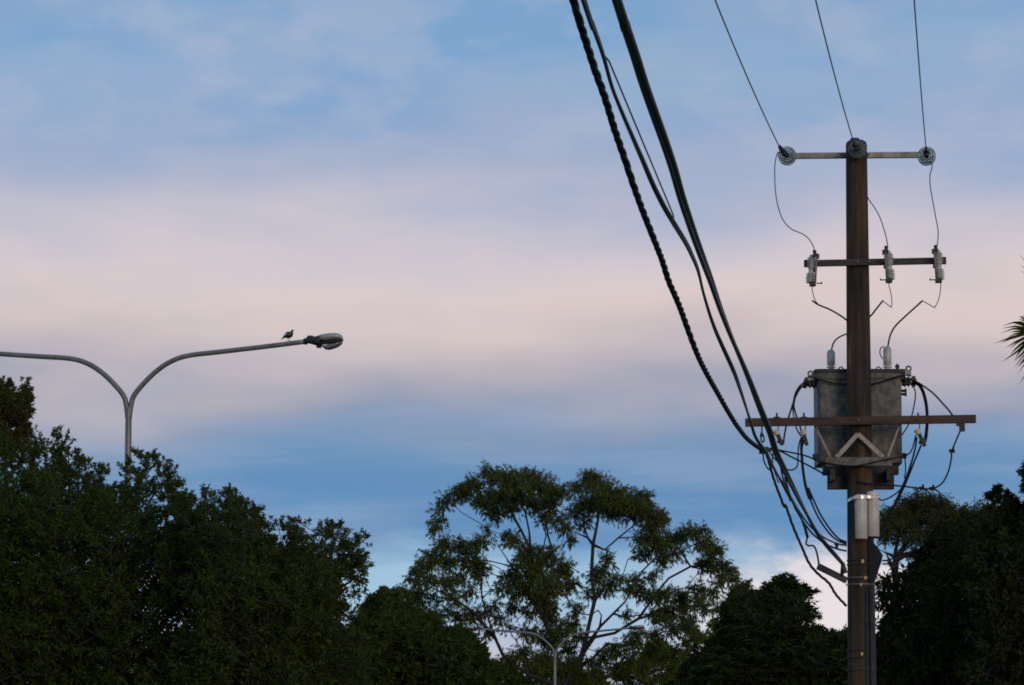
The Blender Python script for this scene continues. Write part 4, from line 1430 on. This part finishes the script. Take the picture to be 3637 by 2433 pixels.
tree('shade_tree', 'tall black leafy tree at the frame edge right below the palm', ground_pt(3680, 66),
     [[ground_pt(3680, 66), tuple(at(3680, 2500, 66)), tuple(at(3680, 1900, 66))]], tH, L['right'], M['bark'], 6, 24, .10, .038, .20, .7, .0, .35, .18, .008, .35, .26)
OL = """1640,115,56 1560,140,60 1730,130,60 1800,150,50 1480,195,56 1600,200,60 1700,215,56 1430,240,44 1500,285,46 1600,285,50 1680,295,40 1440,310,34 1850,180,40 1900,175,36 2000,180,46 2080,165,36 1920,215,46 1760,250,50 1830,250,50
1540,340,30 1400,330,26 1640,350,40 1720,330,50 1800,330,50"""
ol_t = []
HY = 112.0


def hp(x, y, dy=0.0):
    return tuple(at(2400 + x * .5277, 1733 + y * .5277, HY + dy))


for tok in OL.split():
    x, y, r = map(float, tok.split(','))
    dy = RNG.normal() * 1.1
    for _ in range(max(4, int((r / 50) ** 2 * 13))):
        v = RNG.normal(size=3)
        v /= np.linalg.norm(v)
        rr = r * .95 * RNG.random() ** .45
        ol_t.append(hp(x + v[0] * rr, y + v[2] * rr * .8, dy + v[1] * rr * .005))
b0 = hp(1490, 900)
b0 = (b0[0], HY, 0.0)
tree('open_tree', 'thin olive-brown tree with bare forking stems and an airy crown behind the shade tree', b0,
     [[b0, hp(1490, 800), hp(1480, 620), hp(1475, 560)], [hp(1475, 560), hp(1490, 470), hp(1540, 390), hp(1620, 300)], [hp(1475, 560), hp(1420, 450), hp(1405, 380)], [hp(1480, 540), hp(1480, 420), hp(1500, 330)],
      [hp(1490, 480), hp(1620, 430), hp(1750, 360), hp(1900, 250)]], ol_t, L['olive'], M['bark'], 5, 14, .12, .032, .24, .6, .12, .1, .10, .008, .35, .22, bunch=False)
# low far trees that close the gaps below the gum tree
BX = [('far_tree', 'far dark tree right below the gum limbs, between the far lamp and the layered tree', 2060, 2640, 228,
       [(2060, 2433), (2120, 2372), (2160, 2400), (2230, 2330), (2270, 2345), (2310, 2280), (2360, 2262), (2390, 2310), (2420, 2275), (2470, 2230), (2500, 2240), (2540, 2190), (2600, 2250), (2640, 2330)]),
      ('far_tree', 'far dark tree low behind the far lamp pole', 1700, 2090, 235, [(1690, 2420), (1730, 2360), (1790, 2345), (1850, 2372), (1900, 2330), (1960, 2335), (2010, 2370), (2040, 2330), (2075, 2400), (2100, 2440)]),
      ('far_tree', 'wispy brown shrub top between the gum tree and the layered tree', 2560, 2700, 120, [(2575, 2140), (2600, 2095), (2630, 2070), (2652, 2062), (2680, 2085), (2710, 2110)])]
for nm, lab, xa, xb, yy, prf in BX:
    sc_ = yy / 100
    wis = 'wispy' in lab
    tt = fill(prf, 2160 if wis else 2560, yy, 1.0 if wis else 3.5, 60 if wis else 190, R=60, inset=8) + edge(prf, yy, 40 if wis else 90, 3, 6, .5, 45)
    b0 = ground_pt((xa + xb) / 2, yy)
    tree(nm, lab, b0, [[b0, tuple(at((xa + xb) / 2, 2600, yy)), tuple(at((xa + xb) / 2, 2430, yy))] + ([tuple(at((xa + xb) / 2, 2170, yy))] if wis else [])], tt, L['rusty'] if wis else L['gum'], M['bark'],
         4 if wis else 5, 10 if wis else 20, .12 * sc_, .035 * sc_, .22 * sc_, .6, .3, .1, .15 * sc_, .006 * sc_, .35 * sc_, .2 * sc_)

# ------------------------------------------------------------------ fan palm at the right edge
PYY = 88.0
pc = at(3800, 1128, PYY)
palm = empty('fan_palm', (pc.x + .25, PYY, 0), 'fan palm whose ragged leaf tips reach in at the frame edge above the dark trees', 'palm')
g = MB()
tr_pts = [V((pc.x + .25, PYY, 0)), V((pc.x + .15, PYY, pc.z * .5)), V((pc.x + .03, PYY, pc.z * .85)), V((pc.x, PYY, pc.z))]
g.tube(smooth(tr_pts, 8), [.26 - .09 * min(1, i / 20) for i in range(25)], 12)
g.build('trunk', M['bark'], palm)


def fan_mesh(n=44, R=.82, pet=.8):
    vs, fs = [], []
    def tri(a, b, c, d):
        b0_ = len(vs)
        vs.extend([a, b, c, d])
        fs.append((b0_, b0_ + 1, b0_ + 2, b0_ + 3))
    for s in (-1, 1):
        tri((0, s * .018, 0), (pet * .5, s * .015, .02), (pet, 0, 0), (pet * .5, -s * .004, -.02))
    for k in range(n):
        a = math.radians(-125 + 250 * (k + random.uniform(-.4, .4)) / (n - 1))
        ln = R * (.80 + .2 * math.cos(a * .8)) * random.uniform(.78, 1.08)
        d = V((math.cos(a), math.sin(a), 0))
        q = V((-d.y, d.x, 0))
        o = V((pet, 0, 0))
        fold = .03 if k % 2 else -.03
        w = ln * .075
        b0_ = len(vs)
        m1 = o + d * ln * .45 + V((0, 0, fold))
        m2 = o + d * ln * .75 + V((.06 * ln, 0, fold - .05 * ln))
        e = o + d * ln * .93 + V((random.uniform(.15, .42) * ln, 0, -random.uniform(.1, .3) * ln))
        vs.extend([o, m1 + q * w * .5, m1 - q * w * .5, m2 + q * w * .36, m2 - q * w * .36, e])
        fs.extend([(b0_, b0_ + 1, b0_ + 2), (b0_ + 1, b0_ + 3, b0_ + 4, b0_ + 2), (b0_ + 3, b0_ + 5, b0_ + 4)])
    me = bpy.data.meshes.new('frond')
    me.from_pydata([tuple(v) for v in vs], [], fs)
    me.materials.append(L['palm'])
    me.update()
    return me


fan = fan_mesh()
dirs = [((-.90, -.10, -.40), 1.25), ((-.46, .1, .85), .6), ((-.70, -.3, -.66), 1.0), ((-.5, .4, -.8), .8)]
for k in range(38):
    a = k * 2.399
    el = -.55 + 1.75 * ((k * 7) % 38) / 38
    if math.cos(a) * math.cos(el) < -.12:
        continue
    dirs.append(((math.cos(a) * math.cos(el), math.sin(a) * math.cos(el), math.sin(el)), random.uniform(-.4, .4)))
for (dx, dy, dz), roll in dirs:
    x = V((dx, dy, dz)).normalized()
    y = V((0, 0, 1)).cross(x)
    y = y.normalized() if y.length > .05 else V((0, 1, 0))
    z = x.cross(y)
    o = bpy.data.objects.new('frond', fan)
    place(o, pc, palm)
    o.rotation_euler = (Matrix((x, y, z)).transposed() @ Matrix.Rotation(roll, 3, 'X')).to_euler()
